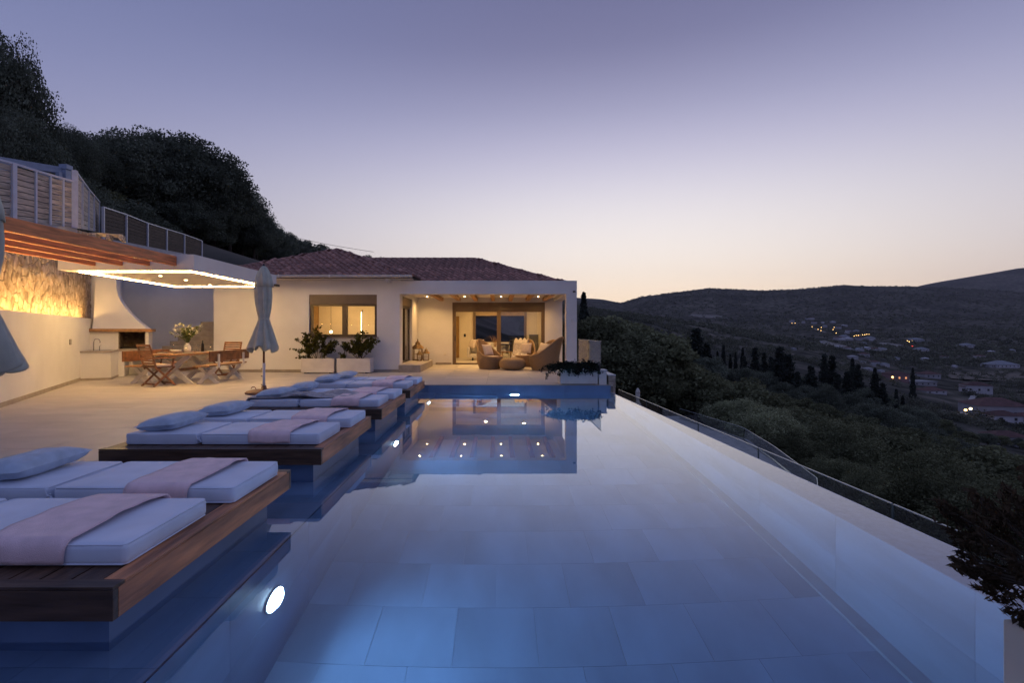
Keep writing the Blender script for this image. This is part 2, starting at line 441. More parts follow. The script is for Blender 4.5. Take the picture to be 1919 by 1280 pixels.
def leaves(name, C, size, mat, elong=1.7, flat=0.0, rng=None, nrm=None, jitter=.4, curl=False):
    """many small leaf quads (diamond shaped) at the points C, one mesh"""
    rng = rng or nrg
    n = len(C)
    d = rng.normal(size=(n,3)); 
    if nrm is not None: d = d*jitter + nrm
    d /= np.linalg.norm(d, axis=1)[:,None] + 1e-9
    a = rng.normal(size=(n,3)); a[:,2] *= (1-flat)
    w = np.cross(d, a); w /= np.linalg.norm(w, axis=1)[:,None] + 1e-9
    s = size*rng.uniform(.6, 1.35, size=(n,1))
    L = d*s*elong/2; Wd = w*s/2
    V = np.empty((n,4,3)); V[:,0] = C-L; V[:,1] = C+Wd; V[:,2] = C+L; V[:,3] = C-Wd
    return quads(name, V.reshape(-1,3), mat)
def quads(name, V, mat):
    me = bpy.data.meshes.new(name); n = len(V)//4
    me.vertices.add(len(V)); me.vertices.foreach_set("co", np.ascontiguousarray(V, dtype=np.float32).ravel())
    me.loops.add(4*n); me.loops.foreach_set("vertex_index", np.arange(4*n, dtype=np.int32))
    me.polygons.add(n); me.polygons.foreach_set("loop_start", np.arange(0, 4*n, 4, dtype=np.int32))
    if mat: me.materials.append(mat)
    me.update(calc_edges=True); me.validate(); return me

# ------------------------------------------------------------------ terrain
def ip(x, xs, ys): return float(np.interp(x, xs, ys))
LX = [-900,-300,-150,-60,-27,-13,-10,0,3,20,40,60,80,110,150,400]
LZ = [150,75,42,20,9.5,4.6,3.2,-1.0,-3.2,-8.6,-13.2,-18.5,-25,-36,-44,-46]
def px2t(x): return (x-934)/960.0
RA_T = [px2t(x) for x in (-3000,0,700,1000,1100,1165,1200,1280,1330,1420,1500,1580,1640,1720,1919,2300,3200)]
RA_E = [(622-y)/960.0 for y in (560,560,560,562,564,568,557,547,541,545,542,535,537,537,548,560,570)]
RB_T = [px2t(x) for x in (-4000,1000,1060,1130,1175,1210,1600,1680,1720,1760,1800,1850,1919,2000,2200,3500)]
RB_E = [(622-y)/960.0 for y in (570,552,556,561,570,600,600,552,536,528,521,512,499,495,505,540)]
def ground(X, Y):
    Yc = max(Y, 0.0)
    w = ip(Yc, [60,200,700,1500], [1,1.2,2.2,3]); sh = ip(Yc, [60,130,200,400,700,1000], [0,10,35,150,335,540])
    loc = ip((X-sh)/w, LX, LZ)
    if X > 0: loc += mnoise.noise(Vector((X*.03, Y*.03, 0)))*min(3.0, max(0, (abs(X)+Yc-20)*.03))
    else: loc += mnoise.noise(Vector((X*.03, Y*.03, 0)))*min(3.0, max(0, (Yc-24)*.05))
    zv = ip(Yc, [0,500,800,1200,1500], [-46,-44,-24,4,24]) + mnoise.noise(Vector((X*.004, Y*.004, 3)))*5
    if Yc > 800: loc = loc - (Yc-800)*.12
    k = 6.0
    z = max(loc, zv) if abs(loc-zv) > 25 else k*math.log(math.exp(loc/k)+math.exp(zv/k))
    if Yc > 900:
        t = X/Yc
        n = (mnoise.fractal(Vector((X*.0016, Y*.0016, 1)), 1.0, 2.0, 5))
        ea = ip(t, RA_T, RA_E)*2600
        pa = ip(Yc, [900,1200,1600,2100,2450,2600,2900,3500,4500], [0,.02,.28,.68,.95,1.0,.93,.6,.3])
        za = 1.3 + ea*pa + n*16*min(1, max(0, (Yc-1000)/500))*max(0, 1-abs(pa-.5)*1.9)
        eb = ip(t, RB_T, RB_E)*4600
        pb = ip(Yc, [2400,3400,4200,4600,5200,9000], [0,.45,.9,1.0,.8,.2])
        zb = 1.3 + eb*pb
        f = min(1, (Yc-900)/300)
        z = z*(1-f) + max(z*.3, za, zb)*f if Yc < 1600 else max(za, zb)
    # carved flat under the terrace, pool and house; the road terrace above on the left
    def sm(a, b, v): t_ = min(1, max(0, (v-a)/(b-a))); return t_*t_*(3-2*t_)
    xl = -8.7 - .535*(min(Y, 19.6)-8.73)
    inx = sm(xl-.9, xl-.1, X)*(1-sm(4.5, 7.5, X)); iny = (1-sm(26.5, 29.0, Y))*sm(-14, -8, Y)
    if Y > 19.6: inx = sm(-12.5, -11.0, X)*(1-sm(4.5, 7.5, X))
    if 8 < Y < 40 and X < 0:
        xf = -17.0 - .24*(Y-22); cap = .75 + .127*Y
        if z > cap: z = z + (cap-z)*sm(xf-9, xf-5, X)*(1-sm(36, 40, Y))*sm(8, 12, Y)
    k_ = inx*iny
    if k_ > 0: z = z*(1-k_) + min(z, -3.6)*k_
    k2 = sm(4.6, 5.6, X)*(1-sm(15.5, 17.5, X))*sm(6, 10, Y)*(1-sm(41.5, 44, Y))
    if k2 > 0: z = z*(1-k2) + min(z, -5.75)*k2
    return z

def build_terrain():
    nA, rr = 420, np.concatenate([np.linspace(3, 60, 75), np.geomspace(61, 6000, 130)])
    # finer in front of the camera
    an = np.concatenate([np.linspace(-75, 75, 330), np.linspace(76, 284, 90)])
    V = []; F = []
    V.append((0, -2, -3.6))
    for a in an:
        s, c = math.sin(R(a)), math.cos(R(a))
        for r in rr:
            X, Y = r*s, r*c - 2.0
            V.append((X, Y, ground(X, Y)))
    n = len(rr); m = len(an)
    for i in range(m):
        i2 = (i+1) % m
        F.append((0, 1+i2*n, 1+i*n))
        for j in range(n-1):
            F.append((1+i*n+j, 1+i2*n+j, 1+i2*n+j+1, 1+i*n+j+1))
    mb = MB(); mb.v = V; mb.f = F
    return struct("terrain", mb, HILL, smooth=True)
build_terrain()

def hit(px, py):
    """where the line of sight through a photo pixel meets the terrain"""
    tx, tz = (px-934)/960.0, -(py-622)/960.0
    Y = 30.0
    while Y < 5000:
        if ground(tx*Y, Y) >= 1.3 + tz*Y: break
        Y *= 1.01
    return tx*Y, Y, ground(tx*Y, Y)

# ------------------------------------------------------------------ terrace deck with its tiles
def xwall(Y): return -8.5 - .535*(Y-8.73)
deck = struct("terrace_deck", MB().box(-14,-3.914,-3,19.4,-.7,-.008).box(-3.9,2.8,12.514,20.4,-.7,-.008).box(-3.9,3.1,-3,1.33,-.7,-.008), GROUT)
for nm, ax in (("terrace_tile", 1.194),):
    tme = MB().box(-.597,.597,-.297,.297,-.02,0).mesh("terrace_tile", DECKT)
    for j in range(-4, 26):
        y = 3.9 + .3 + .6*j
        for i in range(8):
            x = -3.9 - .6 - 1.2*i
            if x+.6 < xwall(y)-.3 or y > 19.2: continue
            if y > 16.6 and x > -9.5: continue
            piece("terrace_tile", tme, deck, (x, y, 0))
    for j in range(13):
        y = 12.5 + .3 + .6*j
        for i in range(6):
            x = -3.9 + .6 + 1.2*i
            if x+.6 > 2.81: continue
            if x < -3.2 and y > 16.6: continue
            piece("terrace_tile", tme, deck, (x, y, 0))
hm = MB().box(-.445,.445,-.297,.297,-.02,0).mesh("terrace_tile", DECKT)
for j in range(13):
    piece("terrace_tile", hm, deck, (2.1+.005-.65+.445+.455, 12.8+.6*j, 0))
part("coping", MB().box(-3.9,2.74,12.486,12.530,-.011,.004).box(-3.93,-3.886,1.36,12.485,-.011,.004), SKIRT, deck)

# ------------------------------------------------------------------ pool
WL = -.17
XS, XR, YN, YF = -1.52, 2.70, 1.35, 12.5
def xo(Y): return 3.25 - .042*Y          # outer edge of the overflow wall, wider towards the camera
ZB, ZS = -1.74, -.262
pool = struct("swimming_pool", MB().box(XS-.3,2.71,YN-.2,YF+.3,ZB-.3,ZB-.012)
    .box(-4.1,XS-.012,YN,YF,-.9,ZS-.012).box(-4.1,-3.912,YN,YF,ZS-.012,-.03)
    .prism([(XR+.012,YN),(xo(YN),YN),(xo(YF),YF),(XR+.012,YF)], ZB-.012, WL-.004)
    .box(-4.1,2.71,YF+.012,YF+.29,ZB-.012,-.71).box(-4.1,2.71,YN-.3,YN-.012,ZB-.012,-.71), POOLG)
g = .0012
fme = MB().box(-.3+g,.3-g,-.3+g,.3-g,-.012,0).mesh("pool_tile", POOLT)
nx, ny = 6.7, 18.6
for j in range(19):
    for i in range(9):
        x0 = XS + .6*i - (.3 if j % 2 else 0); y0 = YF - .6*(j+1)
        xa, xb = max(XS, x0), min(XR, x0+.6); ya = max(YN, y0)
        if xb-xa < .05 or y0+.6-ya < .05: continue
        if xb-xa > .599 and ya == y0: piece("pool_tile", fme, pool, (x0+.3, y0+.3, ZB))
        else: part("pool_tile", MB().box(xa+g, xb-g, ya+g, y0+.6-g, ZB-.012, ZB), POOLT, pool)
sme = MB().box(-.3+g,.3-g,-.3+g,.3-g,-.012,0).mesh("pool_tile", POOLT_LIT)
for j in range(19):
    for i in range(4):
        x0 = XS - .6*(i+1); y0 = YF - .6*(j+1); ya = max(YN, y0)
        if i == 3: part("pool_tile", MB().box(-3.91, x0+.6-g, ya+g, y0+.6-g, ZS-.012, ZS), POOLT_LIT, pool)
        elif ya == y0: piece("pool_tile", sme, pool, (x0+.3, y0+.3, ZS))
        else: part("pool_tile", MB().box(x0+g, x0+.6-g, ya+g, y0+.6-g, ZS-.012, ZS), POOLT_LIT, pool)
for j in range(10):                                                   # side walls of the deep part
    ya, yb = max(YN, YF-1.2*(j+1)), YF-1.2*j
    for za, zb in ((ZB, ZB+.65), (ZB+.65, ZS)): part("pool_tile", MB().box(XS-.012, XS, ya+g, yb-g, za+g, zb-(g if zb < ZS else 0)), POOLT, pool)
    for za, zb in ((ZB, ZB+.65), (ZB+.65, WL-.004)): part("pool_tile", MB().box(XR, XR+.012, ya+g, yb-g, za+g, zb-(g if zb < WL-.01 else 0)), POOLT, pool)
for i in range(6):                                                    # far end wall, above and below the water
    xa, xb = -3.9+1.1*i, min(2.74, -3.9+1.12*(i+1) if i == 5 else -3.9+1.1*(i+1))
    part("pool_tile", MB().box(xa+g, xb-g, YF, YF+.012, -.255, -.012), POOLT, pool)
    for za, zb in ((ZB, ZB+.64), (ZB+.64, -.26)):
        if xb > XS: part("pool_tile", MB().box(max(xa, XS)+g, min(xb, 2.7)-g, YF, YF+.012, za+g, zb), POOLT, pool)
part("pool_tile", MB().box(-3.912,-3.9,YN,YF,ZS,-.012), POOLT, pool)
part("pool_tile", MB().box(-3.9,2.7,YN-.012,YN,ZB,-.012), POOLT, pool)
for k in range(4):                                                    # steps in the far left corner, under water
    part("pool_step", MB().box(XS+.001, -.03, YF-.32*(4-k), YF-.001-.32*(3-k), ZB, -.47-.27*(3-k)), POOLT, pool, bevel=.01)
part("floor_ledge", MB().box(2.585,2.699,YN+.01,YF-.01,ZB+.001,ZB+.04), surf("ledge_tile", (.125,.19,.30), .4, .08, 3), pool)
w = MB().grid(30, 60, lambda a, b: (-3.9+a*(3.9+xo(YN+b*(YF-YN))), YN+b*(YF-YN), WL))
struct("pool_water", w, WATER)
# outer face of the infinity wall and the catch walkway below
struct("pool_outer_wall", MB().prism([(xo(YN)+.001,YN-.3),(xo(YN)+.03,YN-.3),(xo(YF)+.03,YF),(xo(YF)+.001,YF)], -3.6, WL-.006), surf("outer_wall_render", (.66,.64,.64), .8, .06, 2))
struct("overflow_walkway", MB().prism([(3.24,-2),(4.1,-2),(4.0,15.5),(2.73,15.5),(2.73,12.6),(3.24,YN)], -6, -1.32), CONC)

def pool_light(label, c, nrm):
    """round underwater lamp: steel ring, glowing lens and its beam"""
    n = Vector(nrm); t = thing("pool_lamp", label, "pool light", c, 0, "underwater pool lamps")
    q = n.to_track_quat('Z', 'Y').to_euler()
    ring = part("ring", MB().lathe([(.0,0),(.130,0),(.130,.012),(.117,.014),(.116,.010),(0,.010)], 32), STEEL, t, local=True); ring.rotation_euler = q
    lens = part("lens", MB().lathe([(.001,.014),(.114,.014),(.112,.024),(.09,.034),(.05,.040),(.001,.042)], 32), POOLL, t, local=True); lens.rotation_euler = q
    l = bpy.data.lights.new("pool_lamp_beam", 'AREA'); l.shape = 'DISK'; l.size = .15; l.energy = POOL_W; l.color = (.42,.72,1); l.spread = R(150)
    lo = bpy.data.objects.new("pool_lamp_beam", l); COL.objects.link(lo); lo.parent = t; lo.location = n*.046
    lo.rotation_euler = (-n).to_track_quat('Z', 'Y').to_euler()
POOL_W = 26
pool_light("nearest round pool lamp glowing in the left underwater wall", (XS, 3.45, -.93), (1,0,0))
pool_light("round pool lamp glowing in the left wall beyond the second sunbed", (XS, 7.5, -.90), (1,0,0))
pool_light("small pool lamp glowing beside the underwater steps", (XS, 11.05, -.60), (1,0,0))
pool_light("round pool lamp glowing in the far end wall below the terrace", (.40, YF, -.66), (0,-1,0))

# ------------------------------------------------------------------ white retaining wall and lit rubble wall
WA, WB = Vector((-6.2, 4.43, 0)), Vector((-11.25, 13.87, 0))
wd = (WB-WA).normalized(); wn = Vector((wd.y, -wd.x, 0)); WLEN = (WB-WA).length       # wn: out towards the terrace
rz_wall = math.atan2(wd.y, wd.x)
t = thing("retaining_wall", "long white plastered retaining wall along the left of the terrace", "wall", tuple(WA), rz_wall)
part("wall", MB().box(0, WLEN+2.4, .0, .24, 0, 1.66).box(0, WLEN+2.4, .0, .03, 1.661, 1.68).box(WLEN+2.401, WLEN+6.2, .0, .9, 0, 3.55), PLASTER, t, local=True)
part("skirting", MB().box(0, WLEN, -.012, -.001, 0.002, .085), SKIRT, t, local=True)
part("led_strip", MB().box(.5, WLEN+1.2, .05, .075, 1.661, 1.672), LEDW, t, local=True)
s = part("switch_box", MB().box(WLEN-1.42, WLEN-1.30, -.03, -.001, .98, 1.12), surf("grey_plastic", (.33,.31,.28), .5), t, local=True, bevel=.01)
# rubble: Voronoi stones, each its own block
t = thing("stone_wall", "rubble stone wall lit from below by a warm strip, behind the white wall", "wall", tuple(WA), rz_wall)
part("mortar", MB().box(0, WLEN+2.4, .285, 1.1, 1.3, 3.16), MORTAR, t, local=True)
def voronoi_stones():
    x0, x1, z0, z1 = 4.2, WLEN+2.4, 1.5, 3.16
    pts = []
    for _ in range(30000):
        p = (rnd.uniform(x0-.2, x1+.2), rnd.uniform(z0-.2, z1+.2)); d = .20 + .10*mnoise.noise(Vector((p[0]*1.7, p[1]*1.7, 4)))
        if all((p[0]-q[0])**2*.9+(p[1]-q[1])**2*1.25 > d*d for q in pts): pts.append(p)
    n = 0
    for i, p in enumerate(pts):
        poly = [(x0, z0), (x1, z0), (x1, z1), (x0, z1)]
        for j, q in enumerate(pts):
            if i == j or abs(q[0]-p[0]) > .9 or abs(q[1]-p[1]) > .9: continue
            mx, mz, dx, dz = (p[0]+q[0])/2, (p[1]+q[1])/2, q[0]-p[0], q[1]-p[1]
            l = math.hypot(dx, dz); mx -= dx/l*.008; mz -= dz/l*.008
            f = lambda a: (a[0]-mx)*dx + (a[1]-mz)*dz
            new = []
            for k in range(len(poly)):
                a, b = poly[k], poly[(k+1) % len(poly)]; fa, fb = f(a), f(b)
                if fa <= 0: new.append(a)
                if fa*fb < 0:
                    tt = fa/(fa-fb); new.append((a[0]+(b[0]-a[0])*tt, a[1]+(b[1]-a[1])*tt))
            poly = new
            if len(poly) < 3: break
        if len(poly) < 3: continue
        cx = sum(a[0] for a in poly)/len(poly); cz = sum(a[1] for a in poly)/len(poly)
        
        dep = rnd.uniform(.010, .028); mb = MB(); m = len(poly)
        back = [(a[0], .30, a[1]) for a in poly]
        f1 = [(a[0]+(cx-a[0])*.04, .285-dep*rnd.uniform(.5,.9), a[1]+(cz-a[1])*.04) for a in poly]
        f2 = [(a[0]+(cx-a[0])*.32+rnd.uniform(-.015,.015), .285-dep*rnd.uniform(.75,1.25), a[1]+(cz-a[1])*.32+rnd.uniform(-.015,.015)) for a in poly]
        vs = back+f1+f2+[(cx, .285-dep*rnd.uniform(.8,1.2), cz)]
        fs = []
        for k in range(m):
            k2 = (k+1) % m
            fs += [(k, k2, m+k2, m+k), (m+k, m+k2, 2*m+k2, 2*m+k), (2*m+k, 2*m+k2, 3*m)]
        mb.add(vs, fs)
        if n < 299:
            part("stone", mb, STONE, t, local=True); n += 1
voronoi_stones()
# upper road terrace carried by the stone wall
up = MB()
P0 = WA + wn*-1.05; P1 = WB + wn*-1.05 + wd*.4
up.prism([(P0.x, P0.y), (P1.x, P1.y), (P1.x-1.3, P1.y+.4), (-22, 12), (-18, 2)], 2.4, 3.17)
struct("upper_terrace", up, CONC)
def strip_struct(name, pts, width, th, m):
    mb = MB()
    for a, b in zip(pts[:-1], pts[1:]): mb.bar(a, b, width, th)
    return struct(name, mb, m)

# ------------------------------------------------------------------ fences on the upper terrace
def fence(label, posts, hts, nslat, slatm, post_w, railm, wide_posts=(), gap=.02):
    """posts: base points; boards stacked between them, one object per board"""
    t = thing("slatted_fence", label, "fence", tuple(posts[0]))
    for i, p in enumerate(posts):
        w = post_w*(2.2 if i in wide_posts else 1); p = Vector(p)
        nb = Vector(posts[min(i+1, len(posts)-1)]) - Vector(posts[max(i-1, 0)]); nb.z = 0
        part("post", MB().bar(p, p+Vector((0,0,hts[i]+.03)), w, w*.8, up=nb), railm, t)
    for i in range(len(posts)-1):
        a, b = Vector(posts[i]), Vector(posts[i+1])
        part("rail", MB().bar(a+Vector((0,0,hts[i]+.035)), b+Vector((0,0,hts[i+1]+.035)), .06, .05), railm, t)
        d = (b-a); d.z = 0; d.normalize(); nrm = Vector((d.y, -d.x, 0))*-.02
        for k in range(nslat):
            lo0, lo1 = hts[i]*k/nslat, hts[i+1]*k/nslat; hi0, hi1 = hts[i]*(k+1)/nslat-gap, hts[i+1]*(k+1)/nslat-gap
            mb = MB(); vs = []
            for off in (nrm, nrm + nrm*1.2):
                vs += [a+off+Vector((0,0,lo0)), b+off+Vector((0,0,lo1)), b+off+Vector((0,0,hi1)), a+off+Vector((0,0,hi0))]
            mb.add(vs, [(0,1,2,3),(7,6,5,4),(0,4,5,1),(1,5,6,2),(2,6,7,3),(3,7,4,0)])
            part("slat", mb, slatm, t)
    return t
def pw(x, y, Y): return Vector(((x-934)/960.0*Y, Y, 1.3-(y-622)/960.0*Y))
def frun(cols):
    ps, hs = [], []
    for x, yt, yb, Y in cols:
        b = pw(x, yb, Y); ps.append(tuple(b)); hs.append((yb-yt)/960.0*Y)
    return ps, hs
ps, hs = frun([(-60,287,412,11.35),(-22,296,412,11.8),(25,309,413,12.3),(67,322,418,12.75),(94,330,421,13.1),(118,337,424,13.4),(140,343,427,13.7)])
fence("tall weathered slat fence with white posts on the upper terrace at far left", ps, hs, 9, FENCEW, .05, WMETAL, (2,))
pl = MB()
for a, b in zip(ps[:-1], ps[1:]): pl.bar(Vector(a)+Vector((0,0,-.52)), Vector(b)+Vector((0,0,-.52)), .22, 1.0)
tag(part("fence_plinth", pl, CONC), "pale concrete plinth under the tall white-posted fence", "wall")
ps, hs = frun([(140,322,427,13.7),(154,341,429,15.6),(166,357,431,18.0),(176,368,433,20.6),(186,380,435,24.0)])
fence("receding slat fence with white posts running back from the tall fence", ps, hs, 9, FENCEW, .06, WMETAL, (0,))
ps, hs = frun([(193,389,448,22),(236,403,455,24.5),(276,419,463,27),(312,430,470,30),(345,440,476,33),(378,452,484,36)])
fence("dark brown slat fence with pale posts in front of the hillside trees", ps, hs, 8, FENCED, .10, WMETAL)
cur = MB()
for a, b in zip(ps[:-1], ps[1:]):
    a, b = Vector(a), Vector(b); cur.bar(a+Vector((.1,-.1,-.32)), b+Vector((.1,-.1,-.32)), .25, .62)
solo_o = part("kerb_wall", cur, surf("kerb_concrete", (.50,.48,.50), .8, .06, 2)); tag(solo_o, "low pale concrete kerb wall under the dark brown fence", "wall")
# road deck behind the fences
rp = MB(); a = [Vector(p) for p in ps]
for p, q in zip(a[:-1], a[1:]):
    rp.add([p+Vector((-6,0,-.3)), q+Vector((-6,0,-.3)), q+Vector((.1,0,-.3)), p+Vector((.1,0,-.3))], [(0,1,2,3)])
struct("upper_road", rp, CONC)
t = thing("ledge_stones", "rough pale stone ledge at the foot of the white-posted fence", "ledge", (-11.4, 14.2, 3.9))
for k in range(7):
    c = pw(138+k*6.5, 436+k*1.1, 13.9+k*.12); h = rnd.uniform(.05,.10)
    part("stone", MB().obox(c, (.085, .12, h), [Vector((math.cos(k),math.sin(k)*.3,0)).normalized(), Vector((-math.sin(k)*.3,math.cos(k),0)).normalized(), Vector((0,0,1))]), STONE, t, bevel=.02)

# steel gate frame behind the fence
t = thing("steel_gate", "blue-grey steel frame standing behind the tall slat fence", "gate frame", tuple(pw(122, 430, 15.5)))
A, B = pw(-60, 291, 13.5), pw(118, 320, 15.5)
part("top_beam", MB().bar(A, B, .14, .20), GMETAL, t, bevel=.01)
part("lower_beam", MB().bar(A+Vector((0,0,-.22)), B+Vector((0,0,-.22)), .08, .07), GMETAL, t, bevel=.01)
part("post", MB().bar(pw(122,312,15.5), pw(122,440,15.5), .2, .2, up=(0,1,0)), GMETAL, t, bevel=.01)
part("cap", MB().bar(pw(123,309,15.5), pw(123,318,15.5), .24, .24, up=(0,1,0)), GMETAL, t, bevel=.01)
part("post", MB().bar(pw(110,322,15.3), pw(110,440,15.3), .12, .12, up=(0,1,0)), GMETAL, t, bevel=.01)
part("mesh_panel", MB().add([pw(-40,325,13.7)+Vector((0,.05,0)), pw(108,342,15.3)+Vector((0,.05,0)), pw(108,432,15.3)+Vector((0,.05,0)), pw(-40,432,13.7)+Vector((0,.05,0))], [(0,1,2,3)]), DARKM, t, solid=.02)
# pallet
t = thing("pallet", "small wooden pallet lying on the upper terrace edge behind the beams", "pallet", tuple(pw(205, 450, 14.6)), R(28))
for k in range(5): part("board", MB().box(-.34,.34,-.3+.14*k,-.21+.14*k,.13,.15), FENCEW, t, local=True)
for x in (-.3,0,.3):
    for y in (-.26,0,.26): part("block", MB().box(x-.04,x+.04,y-.05,y+.05,.02,.13), FENCEW, t, local=True)
for x in (-.3,0,.3): part("runner", MB().box(x-.045,x+.045,-.31,.31,0,.02), FENCEW, t, local=True)

# ------------------------------------------------------------------ pergola beams and flat lit canopy
t = thing("pergola", "four stained timber beams running from the stone wall to the flat canopy", "pergola", (-7.6, 8, 2.69))
for x, y0 in ((-6.8, 3.2), (-7.36, 4.6), (-7.93, 6.2), (-8.5, 7.3)):
    part("beam", MB().box(x-.05, x+.05, y0, 10.745, 2.69, 2.89), BEAMW, t, bevel=.006)
t = thing("flat_canopy", "flat white concrete canopy with a glowing strip round its ceiling", "canopy", (-7.8, 12.8, 2.6))
part("slab", MB().prism([(-9.25,10.75),(-6.39,10.75),(-6.39,14.75),(-9.45,14.75)], 2.60, 2.93), PLASTER, t)
part("drip_edge", MB().box(-6.38,-6.30,14.55,14.75,2.60,2.66), BRONZE, t)
for (xa, ya), (xb, yb) in (((-8.95,10.93),(-6.55,10.93)), ((-6.55,10.93),(-6.55,14.55)), ((-6.55,14.55),(-9.2,14.55)), ((-9.2,14.55),(-8.95,10.93))):
    part("led_strip", MB().bar((xa,ya,2.586), (xb,yb,2.586), .020, .020), LED, t)
def downlight(parent, c, w, spread=75):
    """recessed ceiling spot: ring, glowing lens and its lamp"""
    part("downlight", MB().lathe([(.035,-.010),(.048,-.010),(.048,.0),(.035,0)], 16, c=c), CERAM, parent, smooth=False)
    part("downlight_lens", MB().lathe([(.001,-.019),(.030,-.017),(.034,-.003),(.001,-.003)], 16, c=c), LENS, parent)
    l = bpy.data.lights.new("downlight_beam", 'SPOT'); l.energy = w; l.color = (1,.57,.20); l.spot_size = R(spread*2); l.spot_blend = .9; l.shadow_soft_size = .04
    lo = bpy.data.objects.new("downlight_beam", l); COL.objects.link(lo); lo.parent = parent
    lo.location = tuple(c[i]-ORI[parent.name][i] for i in range(3)); lo.location.z -= .03
CAN_W, PORCH_W, ROOM_W = 42, 72, 42
for x, y in ((-7.77,11.77), (-7.77,12.73), (-7.9,14.02)):
    downlight(t, (x, y, 2.6), CAN_W)

# ------------------------------------------------------------------ outdoor kitchen and barbecue (turned with the retaining wall)
O = (-11.04, 13.6, 0); RZ = R(28)     # local x: out from the wall, local y: along the wall, away
t = thing("kitchen_counter", "white masonry sink counter beside the barbecue with steel tap", "counter", O, RZ)
part("base", MB().box(-.25,.6,0,1.09,0,.745), PLASTER, t, local=True)
part("worktop", MB().box(-.25,.63,-.03,1.09,.745,.785), WORKT, t, local=True, bevel=.004)
part("skirting", MB().box(-.25,.606,-.006,-.001,.002,.06).box(.601,.608,-.006,1.09,.002,.06), SKIRT, t, local=True)
part("sink", MB().box(.05,.45,.15,.55,.786,.79), STEEL, t, local=True)
fa = part("tap", MB().tube([(.12,.62,.785),(.12,.62,1.03),(.14,.60,1.08),(.19,.56,1.105),(.25,.51,1.09),(.28,.48,1.04),(.285,.475,1.0)], .012, 10), STEEL, t, local=True, smooth=True)
part("tap_lever", MB().tube([(.24,.66,.785),(.24,.66,.90)], .012, 8).tube([(.24,.66,.90),(.28,.63,.93)], .007, 8), STEEL, t, local=True)
t = thing("barbecue", "white masonry barbecue with flared chimney hood and brick firebox", "barbecue", O, RZ)
part("base", MB().box(-.25,.60,1.10,2.0,0,.745).box(.6,.74,1.10,2.0,0,.70).box(1.2,1.32,1.10,2.0,0,.70).box(.74,1.2,1.9,2.0,0,.70).box(.6,1.32,1.10,2.0,.70,.745), PLASTER, t, local=True)
part("shelf", MB().box(.58,1.34,1.04,2.0,.745,.80), WORKT, t, local=True, bevel=.005)
part("panel", MB().box(-.25,.60,1.12,2.0,.786,1.30).box(1.25,1.33,1.10,2.0,.80,1.30), PLASTER, t, local=True)
part("mantel", MB().box(-.06,1.42,1.02,2.0,1.30,1.39), surf("mantel_wood", (.36,.19,.075), .6, .2, 4, stretch=(1,8,8)), t, local=True, bevel=.006)
fb = part("firebox", MB().box(.6,1.25,1.92,2.0,.80,1.30).box(.60,.62,1.12,1.92,.80,1.30).box(1.23,1.25,1.12,1.92,.80,1.30), MORTAR, t, local=True)
bk = MB()
for r_ in range(8):
    for c_ in range(4):
        x = .63 + c_*.155 + (.075 if r_ % 2 else 0); z = .805+r_*.062
        bk.box(x, min(1.228, x+.147), 1.90, 1.921, z, z+.054)
    for c_ in range(5):
        y = 1.14 + c_*.155 + (.075 if r_ % 2 else 0)
        bk.box(.618, .632, y, min(1.9, y+.147), z, z+.054).box(1.218, 1.232, y, min(1.9, y+.147), z, z+.054)
part("firebricks", bk, FIREB, t, local=True, kind='stuff')
gr = MB()
for k in range(14): gr.bar((.66+k*.043,1.2,.84), (.66+k*.043,1.8,.84), .008, .008)
gr.bar((.64,1.2,.832), (1.24,1.2,.832), .012, .012).bar((.64,1.8,.832), (1.24,1.8,.832), .012, .012)
part("grill", gr, DARKM, t, local=True)
hood = MB(); rows = []
for k in range(13):
    s_ = k/12; z = 1.39 + s_*1.2
    xr = .50 + .80*(1-s_)**1.7 if s_ < 1 else .5; yf = 1.45 - .36*(1-s_)**1.7
    rows.append([(-.0, yf, z), (xr, yf, z), (xr, 2.0, z), (0.0, 2.0, z)])
vs = [p for r_ in rows for p in r_]; fs = []
for j in range(12):
    for k in range(4): fs.append((4*j+k, 4*j+(k+1) % 4, 4*j+4+(k+1) % 4, 4*j+4+k))
hood.add(vs, fs); hood.box(-.0, .5, 1.45, 2.0, 2.59, 3.9)
part("hood", hood, PLASTER, t, local=True, smooth=False)
t = thing("back_wall", "tall white wall closing the terrace behind the barbecue and stairs", "wall", (-11.2, 19.2, 0))
part("wall", MB().box(-15.5,-9.26,19.2,19.45,0,3.55), PLASTER, t)
part("coping", MB().box(-15.5,-9.2,19.17,19.48,3.55,3.60), CONC, t)
t = thing("outdoor_stairs", "beige stone stairs rising beside the villa's left end", "stairs", (-10.2, 17, 0))
for k in range(10):
    x0 = -12.05 + .2*k
    part("step", MB().box(x0, -9.25, 16.72+.10*k, 19.19-.001*k, .165*k, .165*(k+1)-.002), SKIRT, t, bevel=.006)

# ------------------------------------------------------------------ the villa
V = thing("villa", "single storey white villa with red tiled roof and lit rooms at the pool end", "villa", (-3.2, 16.6, 0))
def wallp(*bx, m=PLASTER, name="wall"):
    mb = MB()
    for b in bx: mb.box(*b)
    return part(name, mb, m, V)
YW = 16.6
wallp((-9.23,-6.14,YW,YW+.25,0,3.0), (-3.94,-3.2,YW,YW+.25,0,3.0), (-6.14,-3.94,YW,YW+.25,0,1.13), (-6.14,-3.94,YW,YW+.25,2.51,3.0))
wallp((-9.23,-8.98,YW+.25,25.4,0,3.0))
wallp((-3.45,-3.2,YW+.25,17.1,0,3.0), (-3.45,-3.2,18.95,20.4,0,3.0), (-3.45,-3.2,17.1,18.95,0,.22), (-3.45,-3.2,17.1,18.95,2.5,3.0))
wallp((-8.98,-3.45,20.4,20.6,0,3.0), m=PLASTER_IN)
